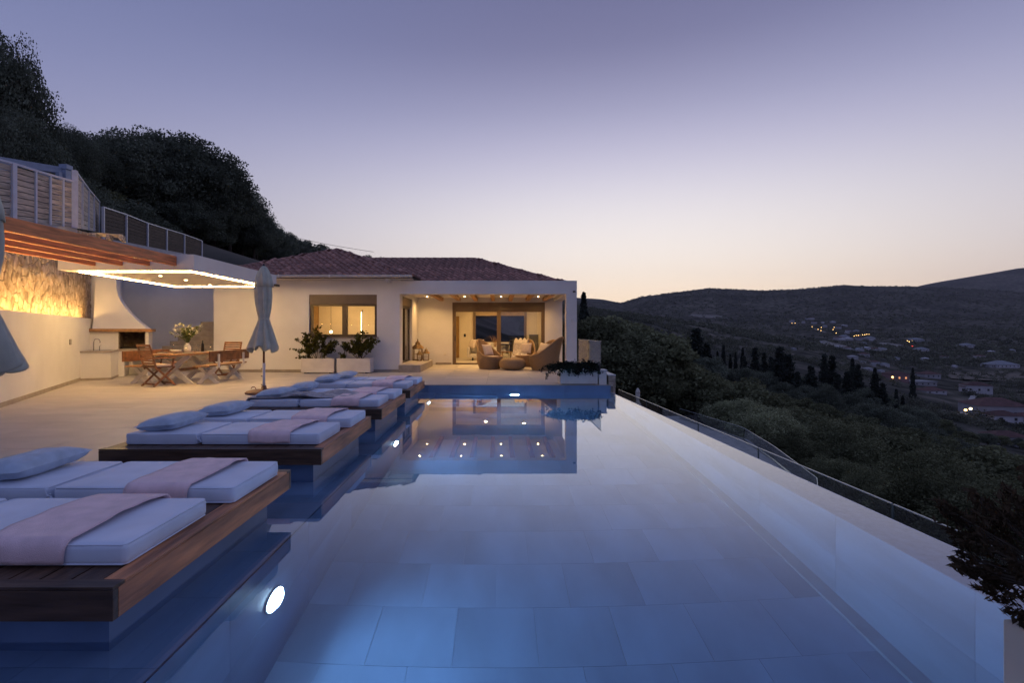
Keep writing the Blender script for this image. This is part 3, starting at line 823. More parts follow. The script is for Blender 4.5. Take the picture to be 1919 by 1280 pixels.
wallp((-3.45,-1.83,20.4,20.65,0,3.0), (1.85,2.55,20.4,20.65,0,3.0), (-1.83,1.85,20.4,20.65,2.47,3.0))
wallp((2.3,2.55,20.65,25.75,0,3.0), (-3.45,-3.2,20.65,25.75,0,3.0))
wallp((-3.2,-1.25,25.5,25.75,0,3.0), (1.4,2.3,25.5,25.75,0,3.0), (-1.25,1.4,25.5,25.75,0,.72), (-1.25,1.4,25.5,25.75,2.42,3.0), m=PLASTER_IN)
part("interior_floor", MB().box(-3.2,2.3,20.65,25.5,-.1,.001).box(-8.98,-3.45,YW+.25,20.4,.1,.2), surf("interior_floor_tile", (.52,.47,.40), .35, .06, 2), V)
part("ceiling", MB().box(-3.2,2.3,20.65,25.5,2.66,2.8).box(-8.98,-3.45,YW+.25,20.4,2.8,2.9), PLASTER_IN, V)
part("porch_ceiling", MB().box(-3.2,2.2,YW+.36,20.4,2.66,2.9), PLASTER, V)
part("porch_beam", MB().box(-3.2,2.54,YW-.03,YW+.35,2.53,2.96), PLASTER, V)
part("side_beam", MB().box(2.2,2.54,YW+.35,20.4,2.53,2.96), PLASTER, V)
part("column", MB().box(2.2,2.54,YW-.03,YW+.35,0,2.53), PLASTER, V)
for b_ in ((-9.23,-3.2,YW-.012,YW-.001,.002,.08), (-2.5,-1.87,20.385,20.399,.002,.08), (1.86,2.55,20.385,20.399,.002,.08)): part("skirting", MB().box(*b_), SKIRT, V)
part("entrance_step", MB().box(-3.2,-2.5,16.4,19.5,0,.225), SKIRT, V, bevel=.006)
part("step_tread", MB().box(-3.19,-2.49,16.39,19.49,.227,.24), DECKT, V)
for k in range(7):
    x = -2.25 + .68*k
    part("ceiling_beam", MB().box(x-.07,x+.07,16.96,20.39,2.53,2.655), PORCHW, V)
for x in (-2.72,-1.29,.1,1.52):
    downlight(V, (x, 19.55, 2.66), PORCH_W); downlight(V, (x, 17.7, 2.66), PORCH_W*.55)
part("wall_socket", MB().box(-2.17,-2.07,20.385,20.40,.36,.46), CERAM, V, bevel=.008)
part("security_sensor", MB().lathe([(.03,0),(.05,.02),(.03,.05)], 12, c=(2.45,16.55,2.58)), BLACKP, V)
part("wall_lamp", MB().box(2.36,2.42,16.52,16.57,1.62,1.72), CERAM, V, bevel=.01)

# front window
W1 = part("window", MB().box(-6.14,-6.05,YW+.08,YW+.2,1.13,2.2).box(-4.03,-3.94,YW+.08,YW+.2,1.13,2.2).box(-6.05,-4.03,YW+.08,YW+.2,1.13,1.22).box(-6.05,-4.03,YW+.08,YW+.2,2.14,2.2).box(-5.09,-4.93,YW+.08,YW+.2,1.22,2.14), BRONZE, V)
part("shutter_box", MB().box(-6.14,-3.94,YW+.02,YW+.24,2.2,2.51), surf("bronze_shutter_box", (.13,.09,.06), .45, .06, 6), W1, bevel=.006)
part("pane", MB().box(-6.05,-5.09,YW+.13,YW+.14,1.22,2.14), GLASSP, W1); part("pane", MB().box(-4.93,-4.03,YW+.15,YW+.16,1.22,2.14), GLASSP, W1)
part("sill", MB().box(-6.2,-3.88,YW-.05,YW+.08,1.09,1.13), SKIRT, W1)
# side sliding door on the porch
D1 = part("sliding_door", MB().box(-3.36,-3.28,17.1,17.18,.24,2.2).box(-3.36,-3.28,18.87,18.95,.24,2.2).box(-3.36,-3.28,17.98,18.08,.24,2.2).box(-3.36,-3.28,17.18,18.87,2.12,2.2).box(-3.36,-3.28,17.18,18.87,.24,.30), BRONZE, V)
part("shutter_box", MB().box(-3.42,-3.22,17.1,18.95,2.2,2.5), bpy.data.materials["bronze_shutter_box"], D1)
part("pane", MB().box(-3.33,-3.32,17.18,17.98,.30,2.12), GLASSD, D1); part("pane", MB().box(-3.31,-3.30,18.08,18.87,.30,2.12), GLASSD, D1)
# big porch sliding door
D2 = part("sliding_door", MB().box(-1.83,-1.70,20.42,20.6,0,2.17).box(1.72,1.85,20.42,20.6,0,2.17).box(-1.70,1.72,20.42,20.6,2.10,2.17).box(-.06,.10,20.43,20.56,.06,2.10).box(-1.70,1.72,20.42,20.6,.002,.05), surf("bronze_door_frame", (.15,.10,.055), .4, .06, 6), V)
part("shutter_box", MB().box(-1.83,1.85,20.38,20.62,2.17,2.47), bpy.data.materials["bronze_shutter_box"], D2)
part("pane", MB().box(.10,1.72,20.49,20.50,.05,2.10), GLASSP, D2); part("pane", MB().box(-.06,1.55,20.54,20.55,.05,2.10), GLASSP, D2)
part("handle", MB().box(-1.74,-1.71,20.40,20.42,.95,1.15), BLACKP, D2)
# rear window of the living room
W3 = part("window", MB().box(-1.25,-1.13,25.42,25.6,.72,2.42).box(1.28,1.4,25.42,25.6,.72,2.42).box(-.06,.12,25.42,25.6,.72,2.42).box(-1.13,-.06,25.42,25.6,.72,.82).box(.12,1.28,25.42,25.6,.72,.82), bpy.data.materials["bronze_door_frame"], V)
part("shutter_box", MB().box(-1.13,-.06,25.41,25.62,2.1,2.42).box(.12,1.28,25.41,25.62,2.1,2.42), surf("taupe_shutter_box", (.33,.24,.15), .6), W3)
part("pane", MB().box(-1.13,-.06,25.5,25.51,.82,2.1), GLASSD, W3); part("pane", MB().box(.12,1.28,25.5,25.51,.82,2.1), GLASSD, W3)
part("interior_door", MB().box(-2.60,-1.95,25.46,25.499,.01,2.08), DOORW, V)
part("light_switch", MB().box(-1.72,-1.62,25.48,25.499,1.05,1.2), BLACKP, V)
# front room fittings seen through the window
part("room_partition", MB().box(-7.4,-7.15,17.9,20.39,.2,2.8), DOORW, V)
part("room_door_frame", MB().box(-4.78,-4.55,20.36,20.399,.2,2.3).box(-4.55,-4.15,20.38,20.399,.2,2.25), surf("grey_door", (.42,.36,.28), .6), V)
part("linear_lamp", MB().box(-4.985,-4.965,18.6,18.62,.6,2.02), LIN, V)
part("lamp_stand", MB().box(-4.965,-4.94,18.6,18.63,.2,2.1), DARKM, V)
part("pendant_cable", MB().tube([(-5.95,18.2,2.8),(-5.95,18.2,1.35)], .006, 6), DARKM, V)
part("pendant_globe", MB().lathe([(.001,-.05),(.04,-.035),(.05,0),(.04,.035),(.001,.05)], 14, c=(-5.95,18.2,1.30)), LAMPW, V, smooth=True)
def room_lamp(c, size, w, name):
    p = part(name, MB().box(c[0]-size/2, c[0]+size/2, c[1]-size/2, c[1]+size/2, c[2]-.03, c[2]), CERAM, V)
    l = bpy.data.lights.new("ceiling_lamp_glow", 'AREA'); l.shape = 'SQUARE'; l.size = size; l.energy = w; l.color = (1,.60,.24)
    lo = bpy.data.objects.new("ceiling_lamp_glow", l); COL.objects.link(lo); lo.parent = V
    lo.location = (c[0]+3.2, c[1]-16.6, c[2]-.05)
room_lamp((-4.6, 18.9, 2.8), .1, ROOM_W*.9, "ceiling_lamp"); room_lamp((-6.2, 19.2, 2.8), .1, ROOM_W*.6, "ceiling_lamp")
for x_, y_ in ((-1.9,21.6),(-.7,22.6),(.7,22.0),(1.2,23.8),(-.6,24.3)): room_lamp((x_, y_, 2.66), .1, ROOM_W*.55, "ceiling_lamp")

# roof: two hips with barrel tiles
SL = .396; EZ = 3.08
def roof_sheet(polys):
    mb = MB()
    for p in polys: mb.add(p, [tuple(range(len(p)))])
    return mb
A0, A1 = (-9.65,16.2,EZ), (-2.75,16.2,EZ); AP = (-6.2,19.65,EZ+SL*3.45); AQ = (-6.2,24.0,EZ+SL*3.45)
rf1 = part("roof", roof_sheet([[A0,A1,AP], [A0,AP,AQ,(-9.65,25.8,EZ)], [A1,(-2.75,25.8,EZ),AQ,AP], [(-9.65,25.8,EZ),AQ,(-2.75,25.8,EZ)]]).box(-9.6,-2.8,16.25,25.75,2.985,EZ-.004), MORTAR, V)
B0, B1 = (-6.2,18.65,EZ), (2.45,18.65,EZ); BR = (-1.0,22.1,EZ+SL*3.45); BL = (-6.2,22.1,EZ+SL*3.45)
rf2 = part("roof", roof_sheet([[(-2.74,18.65,EZ),B1,BR,(-6.1,22.1,EZ+SL*3.45)], [B1,(2.45,25.95,EZ),BR], [(2.45,25.95,EZ),(-2.74,25.95,EZ),(-6.1,22.1,EZ+SL*3.45),BR]]).box(-2.74,2.44,18.66,25.9,2.962,EZ-.004), MORTAR, V)
def tile_mb(w=.235, l=.44):
    mb = MB(); n = 8; top, bot = [], []
    for i in range(n+1):
        u = i/n; x = (u-.5)*w*1.06
        h = .052*math.sin(math.pi*min(1, u/.68))**.8 if u < .68 else -.006*math.sin(math.pi*(u-.68)/.32)
        top.append((x, h))
    vs = []
    for y, dz in ((-l*.5, .030), (l*.5, .0)):
        for x, h in top: vs.append((x, y, h+dz+.012))
    for x, h in top: vs.append((x, -l*.5, h+.012))
    k = n+1; fs = [(i, i+1, k+i+1, k+i) for i in range(n)] + [(2*k+i, 2*k+i+1, i+1, i) for i in range(n)]
    return mb.add(vs, fs)
TM = tile_mb().mesh("roof_tile", ROOFT)
cosr = math.cos(math.atan(SL)); ang = math.atan(SL)
stuff_pts = {rf1.name: [], rf2.name: []}
def lay(roof, x0, x1, y0, rows, inside, limit):
    """courses of barrel tiles up a slope that faces the pool; single tiles first, the rest joined"""
    n = 0
    for r_ in range(rows):
        d = .12 + r_*.335
        nc = int((x1-x0)/.235)
        for c in range(nc+1):
            x = x0 + .12 + .235*c
            if not inside(x, d): continue
            p = (x+rnd.uniform(-.004,.004), y0+d, EZ+SL*d+.004)
            if n < limit:
                piece("roof_tile", TM, roof, p, (ang+rnd.uniform(-.012,.012), 0, rnd.uniform(-.015,.015))); n += 1
            else: stuff_pts[roof.name].append(p)
    return n
n1 = lay(rf1, -9.65, -2.75, 16.2, 10, lambda x, d: abs(x+6.2) < 3.45-d+.05 and x > -8.9, 160)
n2 = lay(rf2, -6.2, 2.45, 18.65, 10, lambda x, d: x < 2.45-d+.05 and x > -2.75-d, 300-n1)
def joined(roof, rotz_list):
    mb = MB(); src = [Vector(v) for v in (tuple(vv.co) for vv in TM.vertices)]; fs = [tuple(p.vertices) for p in TM.polygons]
    for p, rz in rotz_list:
        M = Matrix.Translation(p) @ Matrix.Rotation(rz, 4, 'Z') @ Matrix.Rotation(ang, 4, 'X')
        mb.add([M @ v for v in src], fs)
    part("rear_tiles", mb, ROOFT, roof, kind='stuff')
l1 = [(p, 0) for p in stuff_pts[rf1.name]]; l2 = [(p, 0) for p in stuff_pts[rf2.name]]
for r_ in range(10):                                                   # side slopes of the hips
    d = .12+.335*r_
    for c in range(41):
        y = 16.2+.12+.235*c
        if y-16.2 > d and y < 25.8-d*.5:
            l1.append(((-9.65+d, y, EZ+SL*d+.004), -math.pi/2))
            if y < 18.7+d*.9 or d > 2.6: l1.append(((-2.75-d, y, EZ+SL*d+.004), math.pi/2))
        y2 = 18.65+.12+.235*c
        if y2-18.65 > d and 25.95-y2 > d: l2.append(((2.45-d, y2, EZ+SL*d+.004), math.pi/2))
joined(rf1, l1); joined(rf2, l2)
def ridge_run(roof, a, b):
    a, b = Vector(a), Vector(b); d = b-a; n = int(d.length/.38)
    q = d.to_track_quat('Y', 'Z').to_euler()
    mb = MB(); vs = []
    for y, r_ in ((-.21,.105),(.21,.09)):
        for k in range(8):
            th = math.pi*k/7; vs.append((r_*math.cos(th), y, r_*math.sin(th)*.85))
    mb.add(vs, [(k, k+1, 9+k, 8+k) for k in range(7)] + [tuple(range(8)), tuple(reversed(range(8, 16)))])
    me = mb.mesh("ridge_tile", ROOFT)
    for k in range(n+1):
        p = a + d*((k+.5)/(n+1)); piece("ridge_tile", me, roof, tuple(p+Vector((0,0,-.015))), tuple(q))
ridge_run(rf1, A0, AP); ridge_run(rf1, A1, AP); ridge_run(rf1, AP, AQ)
ridge_run(rf2, (-6.0,22.1,EZ+SL*3.45), BR); ridge_run(rf2, B1, BR)
gu = part("gutter", MB().box(-9.68,-2.72,16.06,16.20,3.02,3.10).box(-9.66,-2.74,16.2,16.59,2.975,3.0), surf("cream_gutter", (.60,.55,.48), .5, .04, 8), V, bevel=.015)
part("gutter_bracket", MB().box(-3.55,-3.47,16.1,16.6,2.87,2.974), WHITEW, gu)
for x in (-8.6,-6.9,-5.3): part("gutter_joint", MB().box(x-.025,x+.025,16.05,16.058,3.01,3.105), WHITEW, gu)
part("rafter_end", MB().box(-9.18,-8.98,16.2,16.59,2.86,2.974), TEAK, V); part("rafter_end", MB().box(-8.1,-7.6,16.3,16.59,2.88,2.974), TEAK, V)

# ------------------------------------------------------------------ right edge: glass, planter, pillar
t = thing("glass_balustrade", "frameless glass panel along the porch's right edge reflecting a rattan chair", "balustrade", (2.78, 15.8, 0))
part("pane", MB().box(2.775,2.79,13.9,15.78,.06,1.04), GLASSB, t); part("pane", MB().box(2.775,2.79,15.82,17.75,.06,1.04), GLASSB, t)
part("base_channel", MB().box(2.74,2.82,13.85,17.8,.001,.06), STEEL, t)
part("rim", MB().box(2.772,2.793,13.9,17.75,1.04,1.052), surf("pale_glass_edge", (.55,.60,.58), .2, .03), t)  # rim is an even pale grey-green
t = thing("long_planter", "low white planter trough at the pool's far right corner", "planter", (1.98, 12.9, 0))
part("box", MB().box(1.52,2.44,12.58,12.63,.02,.40).box(1.52,2.44,13.27,13.32,.02,.40).box(1.52,1.57,12.63,13.27,.02,.40).box(2.39,2.44,12.63,13.27,.02,.40).box(1.57,2.39,12.63,13.27,.02,.06), PLANTER, t)
part("soil", MB().box(1.57,2.39,12.63,13.27,.1,.36), SOIL, t)
part("base", MB().box(1.56,2.40,12.62,13.28,0,.02), DARKM, t)
t = thing("corner_pillar", "short white pillar with a capped top beside the long planter", "pillar", (2.56, 12.75, 0))
part("shaft", MB().box(2.47,2.655,12.56,12.95,-.005,.34), PLANTER, t); part("capstone", MB().box(2.455,2.67,12.54,12.97,.34,.365), surf("cap_tile", (.5,.5,.5), .5), t)
part("lamp", MB().lathe([(.03,.365),(.045,.37),(.045,.46),(.03,.49),(.005,.50)], 14, c=(2.50,12.72,0)), DARKM, t)
t = thing("side_wall", "rough beige stone wall end beside the infinity edge", "wall", (2.85, 12.9, -.3))
part("core", MB().box(2.70,2.84,12.56,17.9,-1.5,.22), MORTAR, t)
for r_ in range(7):
    for c in range(1):
        part("stone", MB().box(2.70,2.86+rnd.uniform(0,.012),12.53+rnd.uniform(0,.015),12.56,-.30+.075*r_,-.233+.075*r_), surf("beige_wall_stone", (.46,.37,.29), .85, .2, 8, bump=.4, rand=.15) if r_ == 0 else bpy.data.materials["beige_wall_stone"], t)
part("capstone", MB().box(2.685,2.87,12.52,17.9,.222,.25), bpy.data.materials["cap_tile"], t)

# lower glass rail beside the overflow walkway
t = thing("pool_glass_rail", "long low glass balustrade running beside the infinity edge", "balustrade", (3.5, 8, -1.32))
def rx(Y): return 3.33 + (14.2-Y)*.035
seams = [14.2, 11.8, 9.0, 7.05, 4.75, 2.6, .4]
for a, b in zip(seams[:-1], seams[1:]):
    mb = MB(); pa, pb = (rx(a), a-.012), (rx(b), b+.012)
    mb.prism([(pa[0]-.006,pa[1]), (pb[0]-.006,pb[1]), (pb[0]+.006,pb[1]), (pa[0]+.006,pa[1])], -1.3, -.305)
    part("pane", mb, GLASSB, t)
    part("top_rim", MB().bar((pa[0],pa[1],-.299), (pb[0],pb[1],-.299), .012, .010), surf("glass_rim", (.42,.46,.46), .15, .03) if a == 14.2 else bpy.data.materials["glass_rim"], t)
    part("edge_joint", MB().bar((pb[0],pb[1]-.012,-1.3), (pb[0],pb[1]-.012,-.3), .012, .02, up=(0,1,0)), surf("glass_seam", (.06,.09,.09), .3) if a == 14.2 else bpy.data.materials["glass_seam"], t)
# lower terrace with its own glass and a parasol
lt = struct("lower_terrace", MB().prism([(5.2,12),(10.5,16),(13.3,21),(15.6,32),(14.4,41),(6,41),(5.2,26)], -6.6, -5.45), CONC)
lb = MB()
for k in range(9): lb.bar((7.6+.42*k, 20.2, -5.43), (7.6+.42*k, 38.0, -5.43), .40, .03)
part("decking", lb, surf("grey_decking", (.20,.17,.16), .7, .2, 3, stretch=(6,.5,1)), lt)
t = thing("lower_glass_rail", "thin glass rail bending round the lower terrace below the pool", "balustrade", (15.3, 32, -5.45))
poly = [(14.1,39.8),(15.27,32),(14.4,26.8),(13.0,20.9),(10.2,16.2)]
for i, (a, b) in enumerate(zip(poly[:-1], poly[1:])):
    d = Vector((b[0]-a[0], b[1]-a[1], 0)).normalized()*.015; n_ = Vector((d.y, -d.x, 0))*.4
    part("pane", MB().prism([(a[0]+d.x-n_.x,a[1]+d.y-n_.y),(b[0]-d.x-n_.x,b[1]-d.y-n_.y),(b[0]-d.x+n_.x,b[1]-d.y+n_.y),(a[0]+d.x+n_.x,a[1]+d.y+n_.y)], -5.40, -4.68), GLASSB, t)
    part("top_rim", MB().bar((*a,-4.67), (*b,-4.67), .026, .02), bpy.data.materials["glass_rim"], t)
    part("base_channel", MB().bar((*a,-5.42), (*b,-5.42), .09, .06), STEEL, t)

# ------------------------------------------------------------------ sunbed platforms in the shallow shelf
ORD = ["nearest", "second", "third", "farthest"]
PY = [2.27, 4.94, 7.50, 9.92]
PX0, PX1, PL = -3.86, -1.71, 1.95
def make_platform(label):
    t = thing("sunbed_platform", label, "sunbed platform", (PX1, 0, 0), 0, "floating sunbed platforms along the pool")
    w = PX1-PX0
    part("fascia", MB().box(-w, 0, 0, .035, .012, .148), WOOD_DX, t, local=True, bevel=.003)
    part("fascia", MB().box(-w, 0, PL-.035, PL, .012, .148), WOOD_DX, t, local=True, bevel=.003)
    part("fascia", MB().box(-.035, 0, .036, PL-.036, .012, .148), WOOD_R, t, local=True, bevel=.003, label="reddish end board with strong grain")
    part("fascia", MB().box(-w, -w+.035, .036, PL-.036, .012, .148), WOOD_DX, t, local=True, bevel=.003)
    part("trim", MB().box(-w, 0, .0, .075, .150, .166), WOOD_DX, t, local=True, bevel=.002)
    part("trim", MB().box(-w, 0, PL-.075, PL, .150, .166), WOOD_DX, t, local=True, bevel=.002)
    part("trim", MB().box(-.10, 0, .077, PL-.077, .150, .166), WOOD_R, t, local=True, bevel=.002)
    me = MB().box(-.068,.068,.08,PL-.08,.140,.163).mesh("plank", WOOD_D)
    for k in range(14):
        piece("plank", me, t, (-.175-.1455*k, 0, 0), local=True)
    part("underside", MB().box(-w+.04, -.04, .04, PL-.04, .03, .135), DARKM, t, local=True)
    part("plinth", MB().box(-w+.0, -.13, .15, PL-.15, ZS+.001, .011), POOLT, t, local=True)
    return t
p0 = make_platform("nearest wooden sunbed platform, standing in the shallow water at the picture's left edge")
p0.location = (PX1, PY[0], 0)
dup(p0, (PX1, PY[1], 0), label="second wooden sunbed platform from the camera, with two pillows and two pink towels")
dup(p0, (PX1, PY[2], 0), label="third wooden sunbed platform, under the mattress with the crumpled grey throw")
dup(p0, (PX1, PY[3], 0), label="farthest wooden sunbed platform, by the far end of the pool")

def make_mattress(seed):
    t = thing("mattress", "", "mattress", (0,0,0), 0, "light blue sunbed mattresses")
    a = part("head_section", rbox(.725,.70,.108,.024, puff=.008, seed=seed, wob=.006), MATT, t, local=True, smooth=True); a.location = (-1.95+.357, .35, 0)
    b = part("foot_section", rbox(1.195,.70,.108,.03, puff=.008, nx=12, seed=seed+5, wob=.006), MATT, t, local=True, smooth=True); b.location = (-.60, .35, 0)
    for hx, cx_ in ((.725/2, -1.95+.357), (1.195/2, -.60)):
        for zz in (.101, .008):
            q = .006; lp = [(cx_-hx+q,q),(cx_+hx-q,q),(cx_+hx-q,.70-q),(cx_-hx+q,.70-q)]; c_ = .018; pr = []
            for i_ in range(4):
                a_, b_ = Vector((*lp[i_], zz)), Vector((*lp[(i_+1) % 4], zz)); d_ = (b_-a_).normalized(); pr += [a_+d_*c_, a_+(b_-a_)*.5, b_-d_*c_]
            part("piping", MB().tube(pr+[pr[0]], .0045, 6), MATT, t, local=True, smooth=True)
    for y in (-.008, .708):
        part("tie", MB().tube([(-1.235,y,.085),(-1.225,y+.0,.06),(-1.20,y,.052),(-1.185,y,.03)], .006, 6).tube([(-1.20,y,.07),(-1.225,y,.05),(-1.23,y,.02)], .006, 6), MATT, t, local=True)
    return t
def towel(label, x0, y0, seed, top):
    """terry towel laid across a mattress, hanging over its near side"""
    W = .42; nx, ny = 14, 40; mb = MB()
    path = [(-.012, .012), (-.016, .05), (-.014, .095), (.012, .126)] + [(.05+.62*k/14, .128+.012*(1-((k/14)*2-1)**2)) for k in range(15)] + [(.70, .123), (.712, .10), (.714, .05)]
    m = len(path)-1
    def fn(a, b):
        i = min(m-1, int(b*m)); f = b*m-i
        y = path[i][0]*(1-f)+path[i+1][0]*f; z = path[i][1]*(1-f)+path[i+1][1]*f
        sk = .05*(b-.1)
        w1 = mnoise.noise(Vector((a*3+seed, b*5, seed)))*.016 + mnoise.noise(Vector((a*9+seed, b*14, seed)))*.004
        ed = .012*math.sin(b*7+seed)
        return ((a-.5)*W + sk + ed, y - (abs(w1)*.6 if b < .1 else 0), z + max(0, w1)+.004)
    mb.grid(nx, ny, fn)
    return solo("towel", mb, TOWEL, label, "towel", (x0, y0, top), "pink towels on the sunbeds", smooth=True, solid=.008)
pm = [pillow_mb(.40, .66, .15, seed=s).mesh("pillow", PILL, smooth=True) for s in (1, 4, 8)]
TOP = .166
for i in range(4):
    for j in (0, 1):
        my = PY[i] + (.20 if j == 0 else 1.10); mx = PX1 - (.085 if j == 0 else .03)
        side = "near" if j == 0 else "far"
        mt = make_mattress(i*3+j) if i == 0 else None
        lab = f"light blue folding mattress on the {side} side of the {ORD[i]} sunbed platform"
        if mt: mt.location = (mx, my, TOP); mt["label"] = lab; (m0 if False else None)
        if i == 0:
            if j == 0: MT = [mt]
            else: MT.append(mt)
        else: dup(MT[j], (mx, my, TOP), label=lab)
        towel(f"pink towel across the {side} mattress of the {ORD[i]} sunbed platform", mx-.50, my, i*2.7+j*5.1, TOP)
        o = link("pillow", pm[(i+j) % 3], None, (mx-1.68+.03*j, my+.35, TOP+.105), (0, R(-5), R(rnd.uniform(-6, 6))))
        tag(o, f"plump blue pillow on the {side} mattress of the {ORD[i]} sunbed platform", "pillow", "blue pillows on the sunbeds")
# crumpled throw on the third platform
def throw_fn(a, b):
    x = -2.02 + a*1.75; y = -.02 + b*.42 + .26*(1-a)*b + .22*a + mnoise.noise(Vector((a*5, b*3, 2)))*.06
    z = .118 + .11*max(0, mnoise.noise(Vector((a*3.4+1, b*5.2, 7)))+.25)*(1-a*.55) + .035*abs(mnoise.noise(Vector((a*11, b*13, 3))))
    if a < .16: z = .125*(1-((.16-a)/.16)**1.3) + .01 + .03*abs(mnoise.noise(Vector((b*9, a*9, 1)))); x = -1.97 - .05*(1-a/.16) 
    if b < .06: z -= .0
    return (x, max(y, -.03), z)
solo("throw_blanket", MB().grid(64, 26, throw_fn), THROW, "crumpled grey throw blanket over the head of the third sunbed", "blanket", (PX1-.085, PY[2]+.2, TOP), smooth=True, solid=.01)

# ------------------------------------------------------------------ closed parasols
def make_umbrella(label, loc, cloth, small=False, group=None):
    t = thing("parasol", label, "parasol", loc, 0, group)
    n = 8
    part("pole", MB().tube([(0,0,.62),(0,0,2.66)], .021, 14), TEAK, t, local=True, smooth=True)
    part("pole_sleeve", MB().tube([(0,0,.03),(0,0,.64)], .027, 14), WMETAL, t, local=True, smooth=True)
    def pleat(a, z):
        k = .16 + .16*max(0, (1.45-z))
        return 1 + k*math.sin(8*a+2.2*z) + .06*math.sin(17*a+5*z) + .05*math.sin(3*a-4*z)
    prof = [(.255,.93),(.262,.95),(.245,1.02),(.215,1.12),(.185,1.24),(.15,1.36),(.115,1.48),(.088,1.57),(.098,1.64),(.122,1.76),(.14,1.92),(.148,2.08),(.145,2.24),(.13,2.40),(.10,2.54),(.06,2.64),(.03,2.685)]
    mb = MB().lathe(prof, 112, mod=pleat); mb.f = mb.f[:-2]
    mb.v = [(x, y, z + (.05*math.sin(8*math.atan2(y,x)+1.0)+.03*math.sin(3*math.atan2(y,x)) if z < 1.0 else 0)) for x, y, z in mb.v]
    part("canopy", mb, cloth, t, local=True, smooth=True, solid=.006)
    part("strap", MB().lathe([(.098,1.555),(.104,1.575),(.098,1.595)], 32, mod=lambda a, z: 1+.06*math.sin(8*a+2.2*z)), cloth, t, local=True, smooth=True)
    def pv(a, z): return 1 + .12*math.sin(8*a+2.2*z+.5)
    vf = MB().lathe([(.166,2.28),(.158,2.36),(.138,2.47),(.10,2.58),(.058,2.66),(.02,2.70)], 80, mod=pv); vf.f = vf.f[:-2]
    vf.v = [(x, y, z - (.035*abs(math.sin(4*math.atan2(y,x))) if z < 2.33 else 0)) for x, y, z in vf.v]
    part("vent_flap", vf, cloth, t, local=True, smooth=True, solid=.005)
    part("finial", MB().lathe([(.024,2.68),(.03,2.70),(.022,2.725),(.012,2.74),(.003,2.75)], 14), DARKM, t, local=True, smooth=True)
    part("base", MB().lathe([(.02,0),(.36,.0),(.37,.02),(.34,.05),(.22,.075),(.06,.085),(.045,.16),(.03,.16)], 32), BASEB, t, local=True, smooth=True)
    rg = MB().tube([(-.22+.05*math.cos(a), .0, .085+.05*math.sin(a)) for a in [math.pi*k/6 for k in range(7)]], .008, 6)
    part("base_ring", rg, BASEB, t, local=True)
    for z in (.18,.36,.52): part("peg", MB().tube([(-.02,0,z),(-.06,0,z)], .009, 8), DARKM, t, local=True)
    return t
u = make_umbrella("closed pale green-grey parasol on a brown base beside the third sunbed", (-4.97, 10.85, 0), UMB, group="closed parasols on the terrace")
dup(u, (-4.73, 4.60, 0), rz=1.9, label="closed pale parasol cut off by the picture's left edge", scale=(1.18,1.18,1.03))
uw = make_umbrella("small closed white parasol on the lower terrace beyond the glass", (11.0, 41.0-.6, -5.45), UMBW); uw.scale = (1,1,.86)

# ------------------------------------------------------------------ dining set
def xleg(mb, x0, x1, z1, y, w, d):
    mb.bar((x0,y,0), (x1,y,z1), d, w, up=(0,1,0)) if False else None
    mb.bar((x0,y-d*.5,0.0), (x1,y-d*.5,z1), d, w, up=(1,0,0))
def bar2(p0, p1, w, d):
    """a board standing in the x-z plane: w wide in that plane, d deep along y, feet cut level"""
    dx, dz = p1[0]-p0[0], p1[2]-p0[2]; h = w/2/abs(dz/math.hypot(dx, dz)) if dz else w/2
    mb = MB(); v = []
    for y in (p0[1]-d/2, p0[1]+d/2):
        v += [(p0[0]-h, y, p0[2]), (p0[0]+h, y, p0[2]), (p1[0]+h, y, p1[2]), (p1[0]-h, y, p1[2])]
    return mb.add(v, [(0,1,2,3),(7,6,5,4),(0,4,5,1),(1,5,6,2),(2,6,7,3),(3,7,4,0)])
TY0, TY1, TXC = 12.45, 14.45, -8.15
t = thing("dining_table", "long wooden dining table on white crossed legs, laid for a meal", "table", (TXC, 13.45, 0))
def ell(x): return 1.04*(max(0, 1-(x/.56)**2))**.30
xs = [-.5+.2*k for k in range(6)]
for k in range(5):
    a, b = xs[k]+.004, xs[k+1]-.004; pts = []
    for s in range(7):
        x = a+(b-a)*s/6; pts.append((x, -ell(x)))
    for s in range(7):
        x = b+(a-b)*s/6; pts.append((x, ell(x)))
    part("tabletop_plank", MB().prism(pts, .715, .755), TOPW, t, local=True, bevel=.004)
for y in (-.62, .62):
    part("leg", bar2((-.42,y-.031,0), (.36,y-.031,.67), .11, .06), WHITEW, t, local=True); part("leg", bar2((.42,y+.031,0), (-.36,y+.031,.67), .11, .06), WHITEW, t, local=True)
    part("bearer", MB().box(-.44,.44,y-.05,y+.05,.672,.714), WHITEW, t, local=True)
part("stretcher", MB().box(-.05,.05,-.56,.56,.30,.36), TEAK, t, local=True)
def make_bench():
    """bench along y; its back on the +x side"""
    t = thing("bench", "", "bench", (0,0,0), 0, "wooden benches with white crossed legs")
    for x in (-.19, .01): part("seat_plank", MB().box(x, x+.19, -.95,.95,.43,.465), TOPW, t, local=True, bevel=.004)
    part("backrest", MB().box(.215,.25,-.98,.98,.56,.82), TEAK, t, local=True, bevel=.008)
    for y in (-.62,.62):
        part("leg", bar2((-.22,y-.023,0), (.20,y-.023,.39), .085, .045), WHITEW, t, local=True); part("leg", bar2((.22,y+.023,0), (-.20,y+.023,.39), .085, .045), WHITEW, t, local=True)
        part("bearer", MB().box(-.21,.22,y-.045,y+.045,.391,.429), WHITEW, t, local=True)
        part("back_support", MB().box(.252,.285,y-.03,y+.03,.40,.74), WHITEW, t, local=True)
    return t
b0 = make_bench(); b0.location = (-7.30, 13.50, 0); b0["label"] = "wooden bench on the right of the dining table, its back turned to the parasol"
dup(b0, (-9.0, 13.55, 0), rz=math.pi, label="wooden bench on the left of the dining table, backed onto the barbecue")
